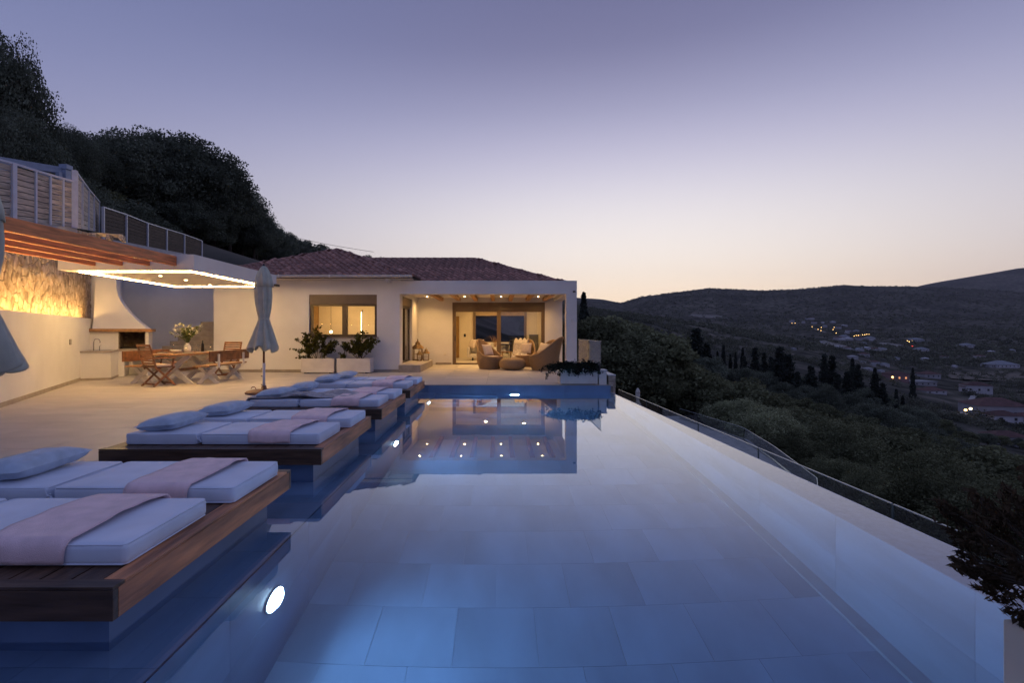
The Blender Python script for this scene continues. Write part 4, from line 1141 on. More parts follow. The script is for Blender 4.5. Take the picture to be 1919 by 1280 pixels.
def make_armchair():
    """folding slatted armchair facing +y"""
    t = thing("folding_armchair", "", "armchair", (0,0,0), 0, "slatted wooden armchairs at the table ends")
    for x in (-.25, .25):
        part("back_post", MB().bar((x,-.20,.40), (x,-.36,.97), .035, .03, up=(0,1,0)), TEAK, t, local=True)
        part("front_leg", MB().bar((x,-.27,.0), (x,.21,.46), .03, .04), TEAK, t, local=True)
        part("rear_leg", MB().bar((x+.032*(1 if x < 0 else -1),.25,.0), (x+.032*(1 if x < 0 else -1),-.21,.47), .03, .04), TEAK, t, local=True)
        part("armrest", MB().box(x-.03,x+.03,-.30,.24,.66,.685), TEAK, t, local=True, bevel=.008)
        part("arm_support", MB().bar((x,.15,.45), (x,.19,.66), .03, .03, up=(0,1,0)), TEAK, t, local=True)
    for k in range(8):
        z = .49+.06*k; y = -.225-.28*(z-.49)
        part("back_slat", MB().bar((-.232,y,z), (.232,y,z), .018, .042), TEAK, t, local=True)
    part("top_rail", MB().bar((-.27,-.365,.975), (.27,-.365,.975), .03, .06), TEAK, t, local=True, bevel=.006)
    for k in range(6): part("seat_slat", MB().box(-.24,.24,-.20+.075*k,-.142+.075*k,.445,.463), TEAK, t, local=True)
    part("crossbar", MB().bar((-.235,-.235,.06), (.235,-.235,.06), .03, .04), TEAK, t, local=True); part("crossbar", MB().bar((-.21,.205,.06), (.21,.205,.06), .03, .04), TEAK, t, local=True)
    cu = rbox(.44,.42,.05,.02, puff=.012, seed=3); c = part("seat_pad", cu, CUSH, t, local=True, smooth=True); c.location = (0,.03,.464)
    return t
c0 = make_armchair(); c0.location = (-8.18, 12.36, 0); c0.rotation_euler = (0,0,R(-28)); c0["label"] = "dark slatted wooden armchair at the near end of the dining table"
dup(c0, (-7.95, 14.95, 0), rz=R(176), label="dark slatted wooden armchair at the far end of the dining table")
# tableware
TZ = .757
def wine_prof(): return [(.001,.0),(.034,.002),(.034,.004),(.005,.012),(.004,.085),(.02,.10),(.038,.13),(.042,.16),(.038,.195),(.033,.215),(.0315,.215),(.036,.195),(.040,.16),(.036,.132),(.018,.104),(.001,.10)]
gm = MB().lathe(wine_prof(), 18).mesh("wine_glass", GLASSW, smooth=True)
seats = [("near left", -8.48, 12.95), ("near right", -7.83, 12.9), ("middle left", -8.5, 13.5), ("middle right", -7.80, 13.45), ("far left", -8.48, 14.05), ("far right", -7.82, 14.0)]
tm_ = MB().lathe([(.001,0),(.032,.0),(.036,.095),(.034,.095),(.030,.006),(.001,.006)], 16).mesh("tumbler", GLASSW, smooth=True)
plm = MB().lathe([(.001,.0),(.08,.002),(.13,.018),(.13,.022),(.08,.008),(.001,.006)], 28).mesh("plate", CERAM, smooth=True)
for nm_, x, y in seats:
    ix = 1 if x < TXC else -1
    tag(link("wine_glass", gm, None, (x+ix*.14, y+.17, TZ)), f"stemmed wine glass at the {nm_} place of the dining table", "wine glass", "wine glasses on the dining table")
    tag(link("tumbler", tm_, None, (x+ix*.20, y+.05, TZ)), f"clear water tumbler at the {nm_} place of the dining table", "tumbler", "water tumblers on the dining table")
    tag(link("plate", plm, None, (x, y, TZ)), f"white dinner plate at the {nm_} place of the dining table", "plate", "plates on the dining table")
solo("wine_bottle", MB().lathe([(.001,0),(.037,.0),(.037,.19),(.03,.22),(.014,.25),(.013,.31),(.001,.31)], 18), DARKM, "dark wine bottle standing beside the vase on the dining table", "bottle", (-8.0, 13.85, TZ), smooth=True)
solo("salad_bowl", MB().lathe([(.001,.0),(.06,.0),(.12,.05),(.14,.085),(.132,.085),(.10,.04),(.001,.015)], 24), CERAM, "white salad bowl in the middle of the dining table", "bowl", (-8.18, 12.98, TZ), smooth=True)
solo("vase", MB().lathe([(.001,0),(.055,0),(.085,.06),(.09,.12),(.065,.19),(.04,.23),(.045,.25),(.038,.25),(.032,.23),(.055,.18),(.001,.02)], 24), CERAM, "white pot-bellied vase holding flowers on the dining table", "vase", (-8.15, 13.42, TZ), smooth=True)
t = thing("flower_bouquet", "loose bouquet of white flowers and green sprigs in the vase", "flowers", (-8.15, 13.42, TZ+.05))
st, fl, lf = MB(), [], []
for k in range(46):
    a = rnd.uniform(0, 2*math.pi); sp = rnd.uniform(.08, .42); h = rnd.uniform(.32, .66)*(1-.35*sp)
    tip = Vector((math.cos(a)*sp, math.sin(a)*sp, .1+h)); mid = Vector((math.cos(a)*sp*.3, math.sin(a)*sp*.3, .1+h*.6))
    st.tube([(0,0,0), (math.cos(a)*.02, math.sin(a)*.02, .19), mid, tip], .003, 4, cap=False)
    if k % 2: fl += [tip + Vector((rnd.gauss(0,.022), rnd.gauss(0,.022), rnd.gauss(0,.018))) for _ in range(12)]
    for s in range(9):
        p = mid.lerp(tip, rnd.uniform(-.2, 1)); lf.append(p + Vector((rnd.gauss(0,.02), rnd.gauss(0,.02), rnd.gauss(0,.02))))
part("stems", st, STEMG, t, local=True)
link("leaves", leaves("leaves", np.array([tuple(p) for p in lf]), .032, leafm("sprig_leaves", (.14,.17,.06), scale=5), 2.0), t)
for k in range(0, len(fl), 12): link("blossom", leaves("blossom", np.array([tuple(p) for p in fl[k:k+12]]), .026, PETAL, 1.2), t)

# ------------------------------------------------------------------ planters with shrubs below the front window
def shrub_arrays(sprays, n_leaf, rng):
    pts = []; mb = MB()
    for (bx, by), (tx, ty, tz), dens in sprays:
        b = Vector((bx, by, 0)); tp = Vector((tx, ty, tz)); m = b.lerp(tp, .55) + Vector((rng.normal()*.06, rng.normal()*.04, .04))
        mb.tube([b, m, tp], [.012,.008,.003], 5, cap=False)
        for q in range(9):
            s = .35+.65*q/8; c = b.lerp(m, s/.55) if s < .55 else m.lerp(tp, (s-.55)/.45)
            r_ = .10*(1-.35*s)*dens
            e = c + Vector((rng.normal()*r_*1.3, rng.normal()*r_*1.3, abs(rng.normal())*r_))
            mb.tube([c, e], .003, 4, cap=False)
            for k in range(int(n_leaf*dens)):
                p = c.lerp(e, rng.uniform(.1, 1.25)) + Vector(rng.normal(size=3)*.028); pts.append(tuple(p))
    return mb, np.array(pts)
def planter(label, plabel, x0, x1, sprays, seed):
    y0, y1, z1 = 15.95, 16.42, .47
    t = thing("planter_box", label, "planter", ((x0+x1)/2, 16.15, 0), 0, "square white planter boxes under the window")
    part("box", MB().box(x0,x1,y0,y0+.03,.03,z1).box(x0,x1,y1-.03,y1,.03,z1).box(x0,x0+.03,y0+.03,y1-.03,.03,z1).box(x1-.03,x1,y0+.03,y1-.03,.03,z1).box(x0+.03,x1-.03,y0+.03,y1-.03,.03,.08), PLANTER, t)
    part("soil", MB().box(x0+.031,x1-.031,y0+.031,y1-.031,.1,.43), SOIL, t)
    for x in (x0+.08, x1-.16): part("foot", MB().box(x,x+.08,y0+.04,y1-.04,0,.03), DARKM, t)
    s = thing("shrub", plabel, "shrub", ((x0+x1)/2, 16.15, .43), 0, "leafy shrubs in the planter boxes")
    mb, pts = shrub_arrays(sprays, 20, np.random.default_rng(seed))
    part("branches", mb, BARK, s, local=True)
    link("foliage", leaves("foliage", pts, .048, SHRUBL, 1.7), s)
planter("white planter box below the left half of the window", "taller leafy shrub in the left planter box, spilling to both sides", -6.15, -5.13,
    [((-.2,0),(-.62,0,.62),1.1),((-.2,0),(-.45,.05,.78),1.2),((-.1,0),(-.22,0,.92),1.3),((-.1,0),(-.05,-.08,.75),1.2),((0,0),(.12,.05,.66),1.1),((.05,0),(.32,0,.52),1.0),((.1,0),(.55,-.03,.50),1.0),((-.2,0),(-.55,-.1,.30),1.0),((-.1,0),(-.3,-.15,.40),1.1),((.1,0),(.28,-.12,.28),.9),((-.2,0),(-.68,0,.05),.5)], 3)
planter("white planter box below the right half of the window", "leafy shrub in the right planter box, leaning right", -5.04, -4.0,
    [((.1,0),(-.38,0,.50),.9),((.1,0),(-.25,.05,.38),1.0),((.15,0),(-.1,0,.56),1.0),((.15,0),(.08,0,.68),1.0),((.2,0),(.20,0,.82),1.0),((.2,0),(.38,.05,.62),1.1),((.2,0),(.62,0,.60),1.0),((.2,0),(.5,-.05,.48),.9),((.1,0),(.0,-.12,.38),1.1),((.2,0),(.3,-.12,.36),1.0),((-.3,0),(-.38,-.05,.10),.5)], 5)

# trailing juniper in the long planter
def trailing(label, x0, x1, seed, n, drop):
    t = thing("trailing_plant", label, "plant", ((x0+x1)/2, 12.75, .36), 0, "dark trailing plants in the long planter")
    rng = np.random.default_rng(seed); pts = []; mb = MB()
    for k in range(n):
        a = rng.uniform(0, 2*math.pi); L_ = rng.uniform(.15, .45)*drop; bx = rng.uniform(x0, x1)-(x0+x1)/2
        front = k % 2 == 0; dx = math.cos(a)*L_*.9; left = bx+dx+(x0+x1)/2 < 1.5
        if front: e = Vector((bx+dx, rng.uniform(-.30,-.24), rng.uniform(-.10,.06)*drop)); m = Vector((bx+dx*.5, -.13, .12))
        else: e = Vector((bx+dx, rng.uniform(-.1,.12), rng.uniform(.06,.2))); m = Vector((bx+dx*.5, 0, .12))
        if left: e.z -= .10*drop
        b = Vector((bx, .0, 0))
        mb.tube([b, m, e], .004, 4, cap=False)
        for s in range(55):
            u_ = rng.uniform(.15, 1.05); c = b.lerp(m, u_*2) if u_ < .5 else m.lerp(e, u_*2-1)
            pts.append(tuple(c+Vector(rng.normal(size=3)*.026)))
    part("stems", mb, BARK, t, local=True); link("foliage", leaves("foliage", np.array(pts), .026, JUNI, 2.2), t)
trailing("wide dark juniper trailing over the left end of the long planter", 1.45, 1.95, 4, 60, 1.15)
trailing("rounder dark juniper mound at the right end of the long planter", 2.08, 2.36, 9, 44, .8)

# dark bush in a pale post planter at the lower right corner
t = thing("post_planter", "tall pale square planter at the lower right corner of the picture", "planter", (1.36, 1.2, 0))
part("box", MB().box(1.23,1.53,1.02,1.25,0.001,.60), PLANTER, t, bevel=.006); part("soil", MB().box(1.25,1.51,1.04,1.23,.601,.612), SOIL, t)
t = thing("potted_bush", "dark reddish-green needle-leaved bush at the lower right corner", "bush", (1.38, 1.16, .61))
rng = np.random.default_rng(21); pts = []; nr = []; mb = MB()
for k in range(520):
    d = rng.normal(size=3); d /= np.linalg.norm(d); d[2] = d[2]*.9
    rr_ = rng.uniform(.5, 1.0)**.5
    lump = 1+.22*mnoise.noise(Vector((d[0]*2.2+3, d[1]*2.2, d[2]*2.2)))
    c = np.array([d[0]*.285, d[1]*.26, .17+d[2]*.20])*np.array([1,1,1])*rr_*lump
    c[2] = max(c[2], -.02)
    up = d*.7+np.array([0,0,.45]); up /= np.linalg.norm(up); Ls = rng.uniform(.03,.065)
    if k % 3 == 0: mb.tube([(0,0,0), tuple(c*.6+np.array([0,0,.03])), tuple(c)], .003, 4, cap=False)
    for s in range(26):
        u_ = s/25; pts.append(c+up*Ls*(u_-.3)+rng.normal(size=3)*.004); a = rng.normal(size=3); a -= up*np.dot(a, up); a /= np.linalg.norm(a); nr.append(up*.75+a*.75)
part("stems", mb, BARK, t, local=True)
link("foliage", leaves("foliage", np.array(pts), .0068, BUSHL, 3.4, nrm=np.array(nr), jitter=.12), t)

# ------------------------------------------------------------------ lanterns on the entrance step
def make_lantern(sc, label, loc):
    t = thing("lantern", label, "lantern", loc, 0, "brass lanterns on the entrance step")
    w = .13
    part("base", MB().box(-w-.015,w+.015,-w-.015,w+.015,0,.03), LANT, t, local=True, bevel=.004)
    for x in (-w, w):
        for y in (-w, w): part("corner_post", MB().box(x-.01,x+.01,y-.01,y+.01,.03,.38), LANT, t, local=True)
    for (a, b) in (((-w,-w),(w,-w)),((-w,w),(w,w)),((-w,-w),(-w,w)),((w,-w),(w,w))):
        m = MB()
        for s in (.33,.66):
            q = (a[0]+(b[0]-a[0])*s, a[1]+(b[1]-a[1])*s); m.bar((*q,.03), (*q,.38), .006, .006)
        m.bar((*a,.205), (*b,.205), .006, .006); m.bar((*a,.37), (*b,.37), .014, .02)
        part("lattice", m, LANT, t, local=True)
    part("roof", MB().lathe([(.215,.38),(.20,.40),(.10,.49),(.075,.50),(.075,.53),(.09,.535),(.03,.60),(.012,.62),(.02,.64),(.004,.68)], 4), LANT, t, local=True).rotation_euler = (0,0,0)
    part("candle", MB().lathe([(.001,.03),(.035,.03),(.035,.15),(.001,.15)], 16), CERAM, t, local=True)
    t.scale = (sc,)*3
    return t
make_lantern(1.18, "tall brass lantern at the back of the entrance step", (-3.0, 19.05, .24))
make_lantern(.72, "small brass lantern on the entrance step's right side", (-2.66, 18.85, .24))
make_lantern(.60, "smallest brass lantern in front of the tall one on the step", (-2.88, 18.68, .24))

# ------------------------------------------------------------------ rattan seats on the porch
def make_rattan(label, loc, rz, sc=1.0):
    """egg-shaped woven chair, its high back on the local -y side"""
    t = thing("rattan_chair", label, "rattan chair", loc, rz, "egg-shaped rattan chairs on the porch")
    nt_, nh = 64, 88
    def rim(a): return .40 + .56*((1+math.cos(a))/2)**2.2
    def outer(a, s, inset=0.0):
        h = s*rim(a); q = min(h/.40, 1.0)
        r_ = .335 + .135*math.sin(min(1, q*.62+.0)*math.pi*.8) - .04*q
        up = max(0, h-.36); r_ = r_ - .22*up*(1 if abs(a) < 1.9 else 0)*abs(math.sin(a))
        coil = .007*math.cos(s*nh*math.pi/2)
        off = -.30*up**1.15
        r_ = (r_ - inset) + (coil if inset == 0 else coil*.6)
        return (r_*math.sin(a), -r_*math.cos(a)*1.03 + off, h)
    mb = MB()
    mb.grid(nt_, nh, lambda a, b: outer((a*2-1)*math.pi, b))
    g_ = MB().grid(nt_, 60, lambda a, b: outer((a*2-1)*math.pi, .36/rim((a*2-1)*math.pi)*(1-b)+b*1.0, .055))
    part("shell", mb, RATTAN, t, local=True, smooth=True)
    mb2 = MB(); mb2.v = g_.v; mb2.f = [tuple(reversed(f)) for f in g_.f]
    part("inner_shell", mb2, RATTAN, t, local=True, smooth=True)
    rm = MB(); pr = []
    for k in range(65):
        a = (k/64*2-1)*math.pi; o_ = Vector(outer(a, 1)); i_ = Vector(outer(a, 1, .055)); pr.append((o_+i_)/2)
    part("rim", rm.tube(pr, .034, 10), RATTAN, t, local=True, smooth=True)
    part("seat", MB().lathe([(.001,.33),(.36,.33),(.37,.345),(.34,.36),(.001,.36)], 32), RATTAN, t, local=True, smooth=True)
    part("seat_cushion", MB().lathe([(.001,.36),(.31,.36),(.335,.385),(.325,.415),(.28,.43),(.001,.435)], 32), CUSH, t, local=True, smooth=True)
    t.scale = (sc,)*3
    return t
make_rattan("egg-shaped rattan chair on the left, turned towards the woven pouf", (-.30, 18.0, 0), R(-138), 1.05)
make_rattan("egg-shaped rattan chair behind the pouf with a cream throw over its back", (.98, 19.2, 0), R(158), 1.02)
make_rattan("egg-shaped rattan chair half hidden behind the chair turned away", (1.70, 18.85, 0), R(140), 1.02)
make_rattan("egg-shaped rattan chair seen from behind, turned away beside the column", (1.55, 17.35, 0), R(62), 1.15)
def pouf_prof():
    out = []; n = 40
    for k in range(n+1):
        th = -math.pi/2 + math.pi*k/n
        out.append((max(.001, .46*abs(math.cos(th))**.62 + .006*math.cos(k*math.pi)), .205+.205*math.copysign(abs(math.sin(th))**.8, math.sin(th))))
    return out
solo("rattan_pouf", MB().lathe(pouf_prof(), 48), RATTAN, "round woven rattan pouf among the egg-shaped chairs", "pouf", (.48, 17.55, 0), smooth=True)
def cushion(label, loc, rot, s=.42):
    o = link("scatter_cushion", pillow_mb(s, s, .15, 14, seed=loc[0]*3).mesh("scatter_cushion", CUSH, smooth=True), None, loc, rot)
    tag(o, label, "cushion", "pale scatter cushions on the rattan chairs")
cushion("pale square cushion in the left rattan chair", (-.42, 18.10, .64), (R(66), 0, R(42)))
cushion("pale square cushion in the rattan chair under the cream throw", (1.06, 19.25, .66), (R(66), 0, R(-20)))
cushion("pale square cushion in the half hidden rattan chair", (1.70, 18.9, .66), (R(66), R(8), R(-42)))
def cream_fn(a, b):
    x = (a-.5)*.46*(1+.25*b); s = b*2.05
    fold = .03*math.sin(a*19+b*3) + .03*mnoise.noise(Vector((a*6, b*8, 5)))
    pts = [(.12,.52),(.10,.95),(0,1.03),(-.14,.90),(-.22,.62),(-.34,.45),(-.55,.43),(-.62,.34)]
    i = min(6, int(b*7)); f = b*7-i
    y = pts[i][0]*(1-f)+pts[i+1][0]*f; z = pts[i][1]*(1-f)+pts[i+1][1]*f
    return (x+.02*math.sin(b*9), y+fold*.6, z+fold)
solo("cream_throw", MB().grid(28, 44, cream_fn), CREAMT, "cream knitted throw hung over the back of a rattan chair", "blanket", (.88, 19.45, 0), smooth=True, solid=.014, rz=R(-14))

# ------------------------------------------------------------------ living room seen through the door
t = thing("sofa", "long grey sofa in the living room behind the glass door", "sofa", (-.75, 23.6, 0))
part("base", MB().box(-1.30,.50,23.1,24.0,.13,.28), SOFA, t, bevel=.02)
for x in (-1.28, -.40): 
    q = part("seat_cushion", rbox(.86,.80,.17,.05, puff=.02, seed=x), SOFA, t, smooth=True); q.location = (x+.43+.75, -.1, .28)
part("backrest", MB().box(-1.30,.50,23.95,24.15,.28,.80), SOFA, t, bevel=.05); part("armrest", MB().box(-1.42,-1.30,23.1,24.1,.13,.60), SOFA, t, bevel=.03)
for x in (-1.2,.35): part("leg", MB().box(x,x+.06,23.2,23.9,0,.13), DARKM, t)
for x, r_, nm_ in ((-1.13, 62, "left"), (-.86, 56, "right")):
    o = link("sofa_cushion", pillow_mb(.48,.48,.17,12,seed=x).mesh("sofa_cushion", CUSH, smooth=True), None, (x, 23.62, .70), (R(r_), 0, R(-50)))
    tag(o, f"{nm_} of the two pale cushions leaning on the grey sofa", "cushion", "cushions on the sofa")
t = thing("indoor_table", "dark dining table inside the living room right of the door post", "table", (.9, 23.8, 0))
part("tabletop", MB().box(.05,1.7,23.35,24.25,.70,.75), DARKM, t, bevel=.006)
for x in (.25,1.5): part("leg", MB().box(x,x+.08,23.5,24.1,0,.70), CERAM, t)
t = thing("indoor_chair", "dark upholstered chair tucked at the indoor table", "chair", (.75, 23.1, 0))
part("seat", MB().box(.5,1.0,22.95,23.4,.40,.50), DARKM, t, bevel=.02); part("backrest", MB().box(.5,1.0,22.85,22.95,.42,.95), DARKM, t, bevel=.03)
for x in (.53,.93):
    for y in (22.9,23.33): part("leg", MB().box(x,x+.04,y,y+.04,0,.40), DARKM, t)
solo("fruit_tray", MB().lathe([(.001,0),(.12,0),(.16,.05),(.15,.05),(.001,.02)], 20), TOPW, "wooden fruit tray on the indoor dining table", "tray", (.75, 23.6, .752), smooth=True)
solo("tall_speaker", MB().box(-.22,.22,-.16,.16,0,1.15).box(-.24,.24,-.18,.18,1.15,1.17), surf("grey_speaker_cloth", (.10,.09,.08), .8, .1, 30), "tall dark speaker cabinet against the living room's back wall", "speaker", (1.72, 24.9, .001), bevel=.01)
t = thing("side_table", "low rattan-legged stool table beside the sofa", "side table", (.35, 21.9, 0))
part("top", MB().box(.12,.58,21.7,22.1,.42,.46), TOPW, t, bevel=.01)
for x in (.15,.51):
    for y in (21.73,22.03): part("leg", MB().box(x,x+.04,y,y+.04,0,.42), TOPW, t)
t = thing("dried_flowers", "dark vase of dried stems beside the sofa", "vase", (-.15, 22.9, 0))
part("vase", MB().lathe([(.001,.0),(.08,.0),(.11,.25),(.06,.55),(.05,.62),(.04,.62),(.001,.1)], 18), CERAM, t, local=True, smooth=True)
ds = MB()
for k in range(22):
    a = rnd.uniform(0, 6.28); s_ = rnd.uniform(.05,.25); ds.tube([(0,0,.5),(math.cos(a)*s_*.4, math.sin(a)*s_*.4, .8),(math.cos(a)*s_, math.sin(a)*s_, rnd.uniform(.9,1.15))], .004, 4, cap=False)
part("stems", ds, TOPW, t, local=True)

# ------------------------------------------------------------------ trees
def crown_pts(n, rx, ry, rz, clumps, rng, zc, lump=.30, top=1.0):
    """leaf positions gathered in clumps over an uneven crown"""
    cs = []
    while len(cs) < clumps:
        d = rng.normal(size=3); d /= np.linalg.norm(d)
        if d[2] < -.55: continue
        r_ = rng.uniform(.45, 1.0)**.6*(1+lump*mnoise.noise(Vector((d[0]*1.7+zc, d[1]*1.7, d[2]*1.7+rx))))
        cs.append((d*r_*np.array([rx, ry, rz]), rng.uniform(.7, 1.35)))
    P = []
    per = n//clumps
    for c, s in cs:
        q = rng.normal(size=(int(per*s), 3)); q /= np.linalg.norm(q, axis=1)[:,None]
        rad = rng.uniform(.25, 1.0, size=(len(q), 1))**.5
        P.append(c + q*rad*np.array([.30*rx, .30*ry, .24*rz])*s)
    P = np.concatenate(P); P[:,2] += zc
    return P, [c for c, s in cs]
def make_tree_meshes(kind, seed, n, rx, rz, trunk_h, leaf, mat, clumps=60):
    rng = np.random.default_rng(seed)
    zc = trunk_h + rz*.72
    P, cs = crown_pts(n, rx, rx*rng.uniform(.85, 1.1), rz, clumps, rng, zc)
    P = P[P[:,2] > .15]
    cm = leaves(kind+"_crown", P, leaf, mat, 1.5, rng=rng)
    mb = MB(); r0 = .05*rx+.05
    bend = Vector((rng.normal()*.15, rng.normal()*.15, 0))
    top = Vector((bend.x, bend.y, trunk_h+rz*.3))
    mb.tube([(0,0,-.6), (bend.x*.3, bend.y*.3, trunk_h*.5), tuple(top), (bend.x*1.2, bend.y*1.2, trunk_h+rz*.9)], [r0*1.3, r0, r0*.75, r0*.25], 8)
    for c in cs[::max(1, len(cs)//12)]:
        e = Vector((c[0], c[1], c[2]+zc)); mb.tube([tuple(top*.75), tuple((top+e)/2+Vector((0,0,-.1))), tuple(e)], [r0*.5, r0*.3, r0*.08], 5, cap=False)
    return cm, mb.mesh(kind+"_trunk", BARK)
def place_tree(name, meshes, loc, rz, sc, label, cat="tree", group=None):
    t = thing(name, label, cat, loc, rz, group)
    link("crown", meshes[0], t); link("trunk", meshes[1], t)
    t.scale = sc if isinstance(sc, tuple) else (sc,)*3
    return t
OLV = [make_tree_meshes("olive", 30+k, 7500, 2.0, 1.75, 1.1, .13, OLIVE, 62) for k in range(4)]
OLN = [make_tree_meshes("near_olive", 90+k, 24000, 2.0, 1.7, 1.0, .066, OLIVE if k != 1 else OLIVEL, 90) for k in range(3)]
OAKN = [make_tree_meshes("near_oak", 95+k, 44000, 2.6, 2.4, 1.5, .062, OAK, 130) for k in range(2)]
OLP = [make_tree_meshes("pale_olive", 40+k, 7500, 2.0, 1.7, 1.0, .12, OLIVEL, 66) for k in range(2)]
OAKM = [make_tree_meshes("oak", 50+k, 24000, 2.6, 2.4, 1.5, .105, OAK, 100) for k in range(4)]
CON = []
def make_cypress(seed, n, r, h, mat):
    rng = np.random.default_rng(seed)
    z = rng.uniform(0, 1, n)**.9; prof = r*(np.minimum(1, z/.16+.35))*np.maximum(0, 1-z)**.62*(1+.18*np.sin(z*23+seed))
    a = rng.uniform(0, 2*np.pi, n); q = rng.uniform(.55, 1.08, n)
    P = np.stack([np.cos(a)*prof*q, np.sin(a)*prof*q, .3+z*(h-.3)], 1)+rng.normal(size=(n,3))*.05
    return leaves("cypress_crown", P, .17, mat, 1.9, rng=rng), MB().tube([(0,0,-.5),(0,0,h*.7)], [.13,.05], 7).mesh("cypress_trunk", BARK)
def make_conifer(seed, n, r, h, mat):
    rng = np.random.default_rng(seed); P = []
    for lv in range(15):
        z = .1+.9*lv/14; rr_ = r*(1-z)**.75*(1+.2*rng.normal())+.12; nb = 8
        for b in range(nb):
            a = rng.uniform(0, 6.283); L_ = rr_*rng.uniform(.65, 1.2); m = n//(15*nb)
            s = rng.uniform(.1, 1, m)
            P.append(np.stack([np.cos(a)*s*L_, np.sin(a)*s*L_, h*z-.25*s*L_+0*s], 1)+rng.normal(size=(m,3))*np.array([.16,.16,.13]))
    P = np.concatenate(P)
    return leaves("conifer_crown", P, .2, mat, 1.7, rng=rng), MB().tube([(0,0,-.5),(0,0,h*.9)], [.2,.04], 7).mesh("conifer_trunk", BARK)
CYP = [make_cypress(60+k, 4200, .75, 8, CONIF) for k in range(2)]
CNF = [make_conifer(70+k, 7200, 2.1, 9, CONIF) for k in range(3)]
def gtree(name, meshes, px, Y, top_px, label, cat="tree", group=None, h0=4.0, wide=1.0, zmin=None):
    """a tree on the ground at distance Y whose top reaches the photo's skyline there"""
    X = (px-934)/960.0*Y; z = ground(X, Y); zt = 1.3-(top_px-622)/960.0*Y
    if zmin is not None: z = max(z, zmin)
    s = max(.35, (zt-z)/h0)
    return place_tree(name, meshes, (X, Y, z-.1), rnd.uniform(0, 6.28), (s*wide, s*wide, s), label, cat, group)

# wooded slope behind the fences on the left: skyline trees, then fillers in front
gl = "dark trees on the slope behind the fences"
H_OAK = 1.5+2.4*1.72
sky = [(-70,40,23,.55),(8,78,24,.40),(-10,190,20,.6),(92,222,31,.75),(118,243,33,1),(170,258,36,1),(215,262,38,1),(272,262,40,.9),(300,250,43,.8),(352,268,44,.95),(398,300,46,1),(430,330,49,.8),
       (452,362,52,.9),(480,402,56,1),(505,420,60,.9),(528,433,66,1),(552,448,76,1),(575,455,84,1),(600,462,92,1),(630,466,100,.9),(652,474,112,.9),(690,482,122,.9),(712,487,130,.9)]
ORDN = 'first second third fourth fifth sixth seventh eighth ninth tenth eleventh twelfth thirteenth fourteenth fifteenth sixteenth seventeenth eighteenth nineteenth twentieth'.split()
def ranks(pxs): return {p: ORDN[k] for k, p in enumerate(sorted(pxs))}
rk = ranks([e[0] for i, e in enumerate(sky) if i not in (1, 8, 9, 21)])
for i, (px, ty, Y, wd_) in enumerate(sky):
    if i == 1: lab = "tall dark oak rising over the slat fence at the picture's left edge"
    elif i == 8: lab = "round-headed dark tree standing highest on the middle of the slope's skyline"
    elif i == 9: lab = "broad dark tree on the right shoulder of the slope's skyline"
    elif i == 21: lab = "lone small tree top showing over the villa's roof ridge"
    else: lab = "dark tree on the skyline of the left slope, " + rk[px] + " from the left edge"
    gtree("oak_tree", OAKM[i % 4] if Y > 37 else OAKN[i % 2], px, Y, ty, lab, group=gl if lab.startswith("dark tree on") else None, h0=H_OAK, wide=wd_)
for i in range(62):
    Y = rnd.uniform(22, 62); px = rnd.uniform(-60, 560); X = (px-934)/960.0*Y
    line = float(np.interp(px, [-60,75,180,350,450,500,560,700], [200,250,280,310,385,440,470,490]))
    low = float(np.interp(px, [0,190,345,450,560], [330,400,440,470,485]))
    if line > low-6: continue
    ty = rnd.uniform(line, low)
    if X > -11 and Y < 30: continue
    if Y < 50 and X > -17.0-.24*(Y-22)-4.2: continue
    zt = 1.3-(ty-622)/960.0*Y
    if zt - ground(X, Y) < 2.0 or zt-ground(X, Y) > 9: continue
    gtree("oak_tree" if i % 3 else "olive_tree", (OAKM[i % 4] if Y > 37 else OAKN[i % 2]) if i % 3 else (OLV[i % 4] if Y > 37 else OLN[i % 2*2]), px, Y, ty, "dark tree within the wooded slope behind the fences", group="trees filling the slope behind the fences", h0=H_OAK if i % 3 else 1.1+1.75*1.72, wide=1.05)

for i in range(46):
    Y = rnd.uniform(46, 115); px = rnd.uniform(395, 690); X = (px-934)/960.0*Y
    line = float(np.interp(px, [350,450,500,560,650,700], [310,372,438,462,478,490]))
    ty = line + rnd.uniform(6, 40); zt = 1.3-(ty-622)/960.0*Y; h_ = zt-ground(X, Y)
    if h_ < 1.6 or h_ > 10: continue
    gtree("oak_tree", OAKM[i % 4], px, Y, ty, "small dark tree low on the slope above the villa's roof", group="trees low on the slope above the roof", h0=H_OAK, wide=1.2)

cn = 0
for i in range(900):                                                   # undergrowth and low trees closing the slope down to the fence
    if cn >= 85: break
    Y = rnd.uniform(27, 66); px = rnd.uniform(170, 640); X = (px-934)/960.0*Y
    if Y < 52 and X > -17.0-.24*(Y-22)-3.0: continue
    if X > -9.5: continue
    z = ground(X, Y); h_ = rnd.uniform(2.2, 4.6); ty = 622-960*(z+h_-1.3)/Y
    line = float(np.interp(px, [75,180,350,450,500,560,650,700], [230,270,300,372,438,462,478,490]))
    if ty < line+12: continue
    cn += 1
    place_tree("small_oak" if i % 3 else "bush", OAKM[i % 4] if i % 3 else OLV[i % 4], (X, Y, z-.9), rnd.uniform(0, 6.28), (h_/H_OAK*1.55,)*2+(h_/H_OAK*1.25,), "low dark tree in the undergrowth behind the brown fence", "tree", "undergrowth behind the brown fence")

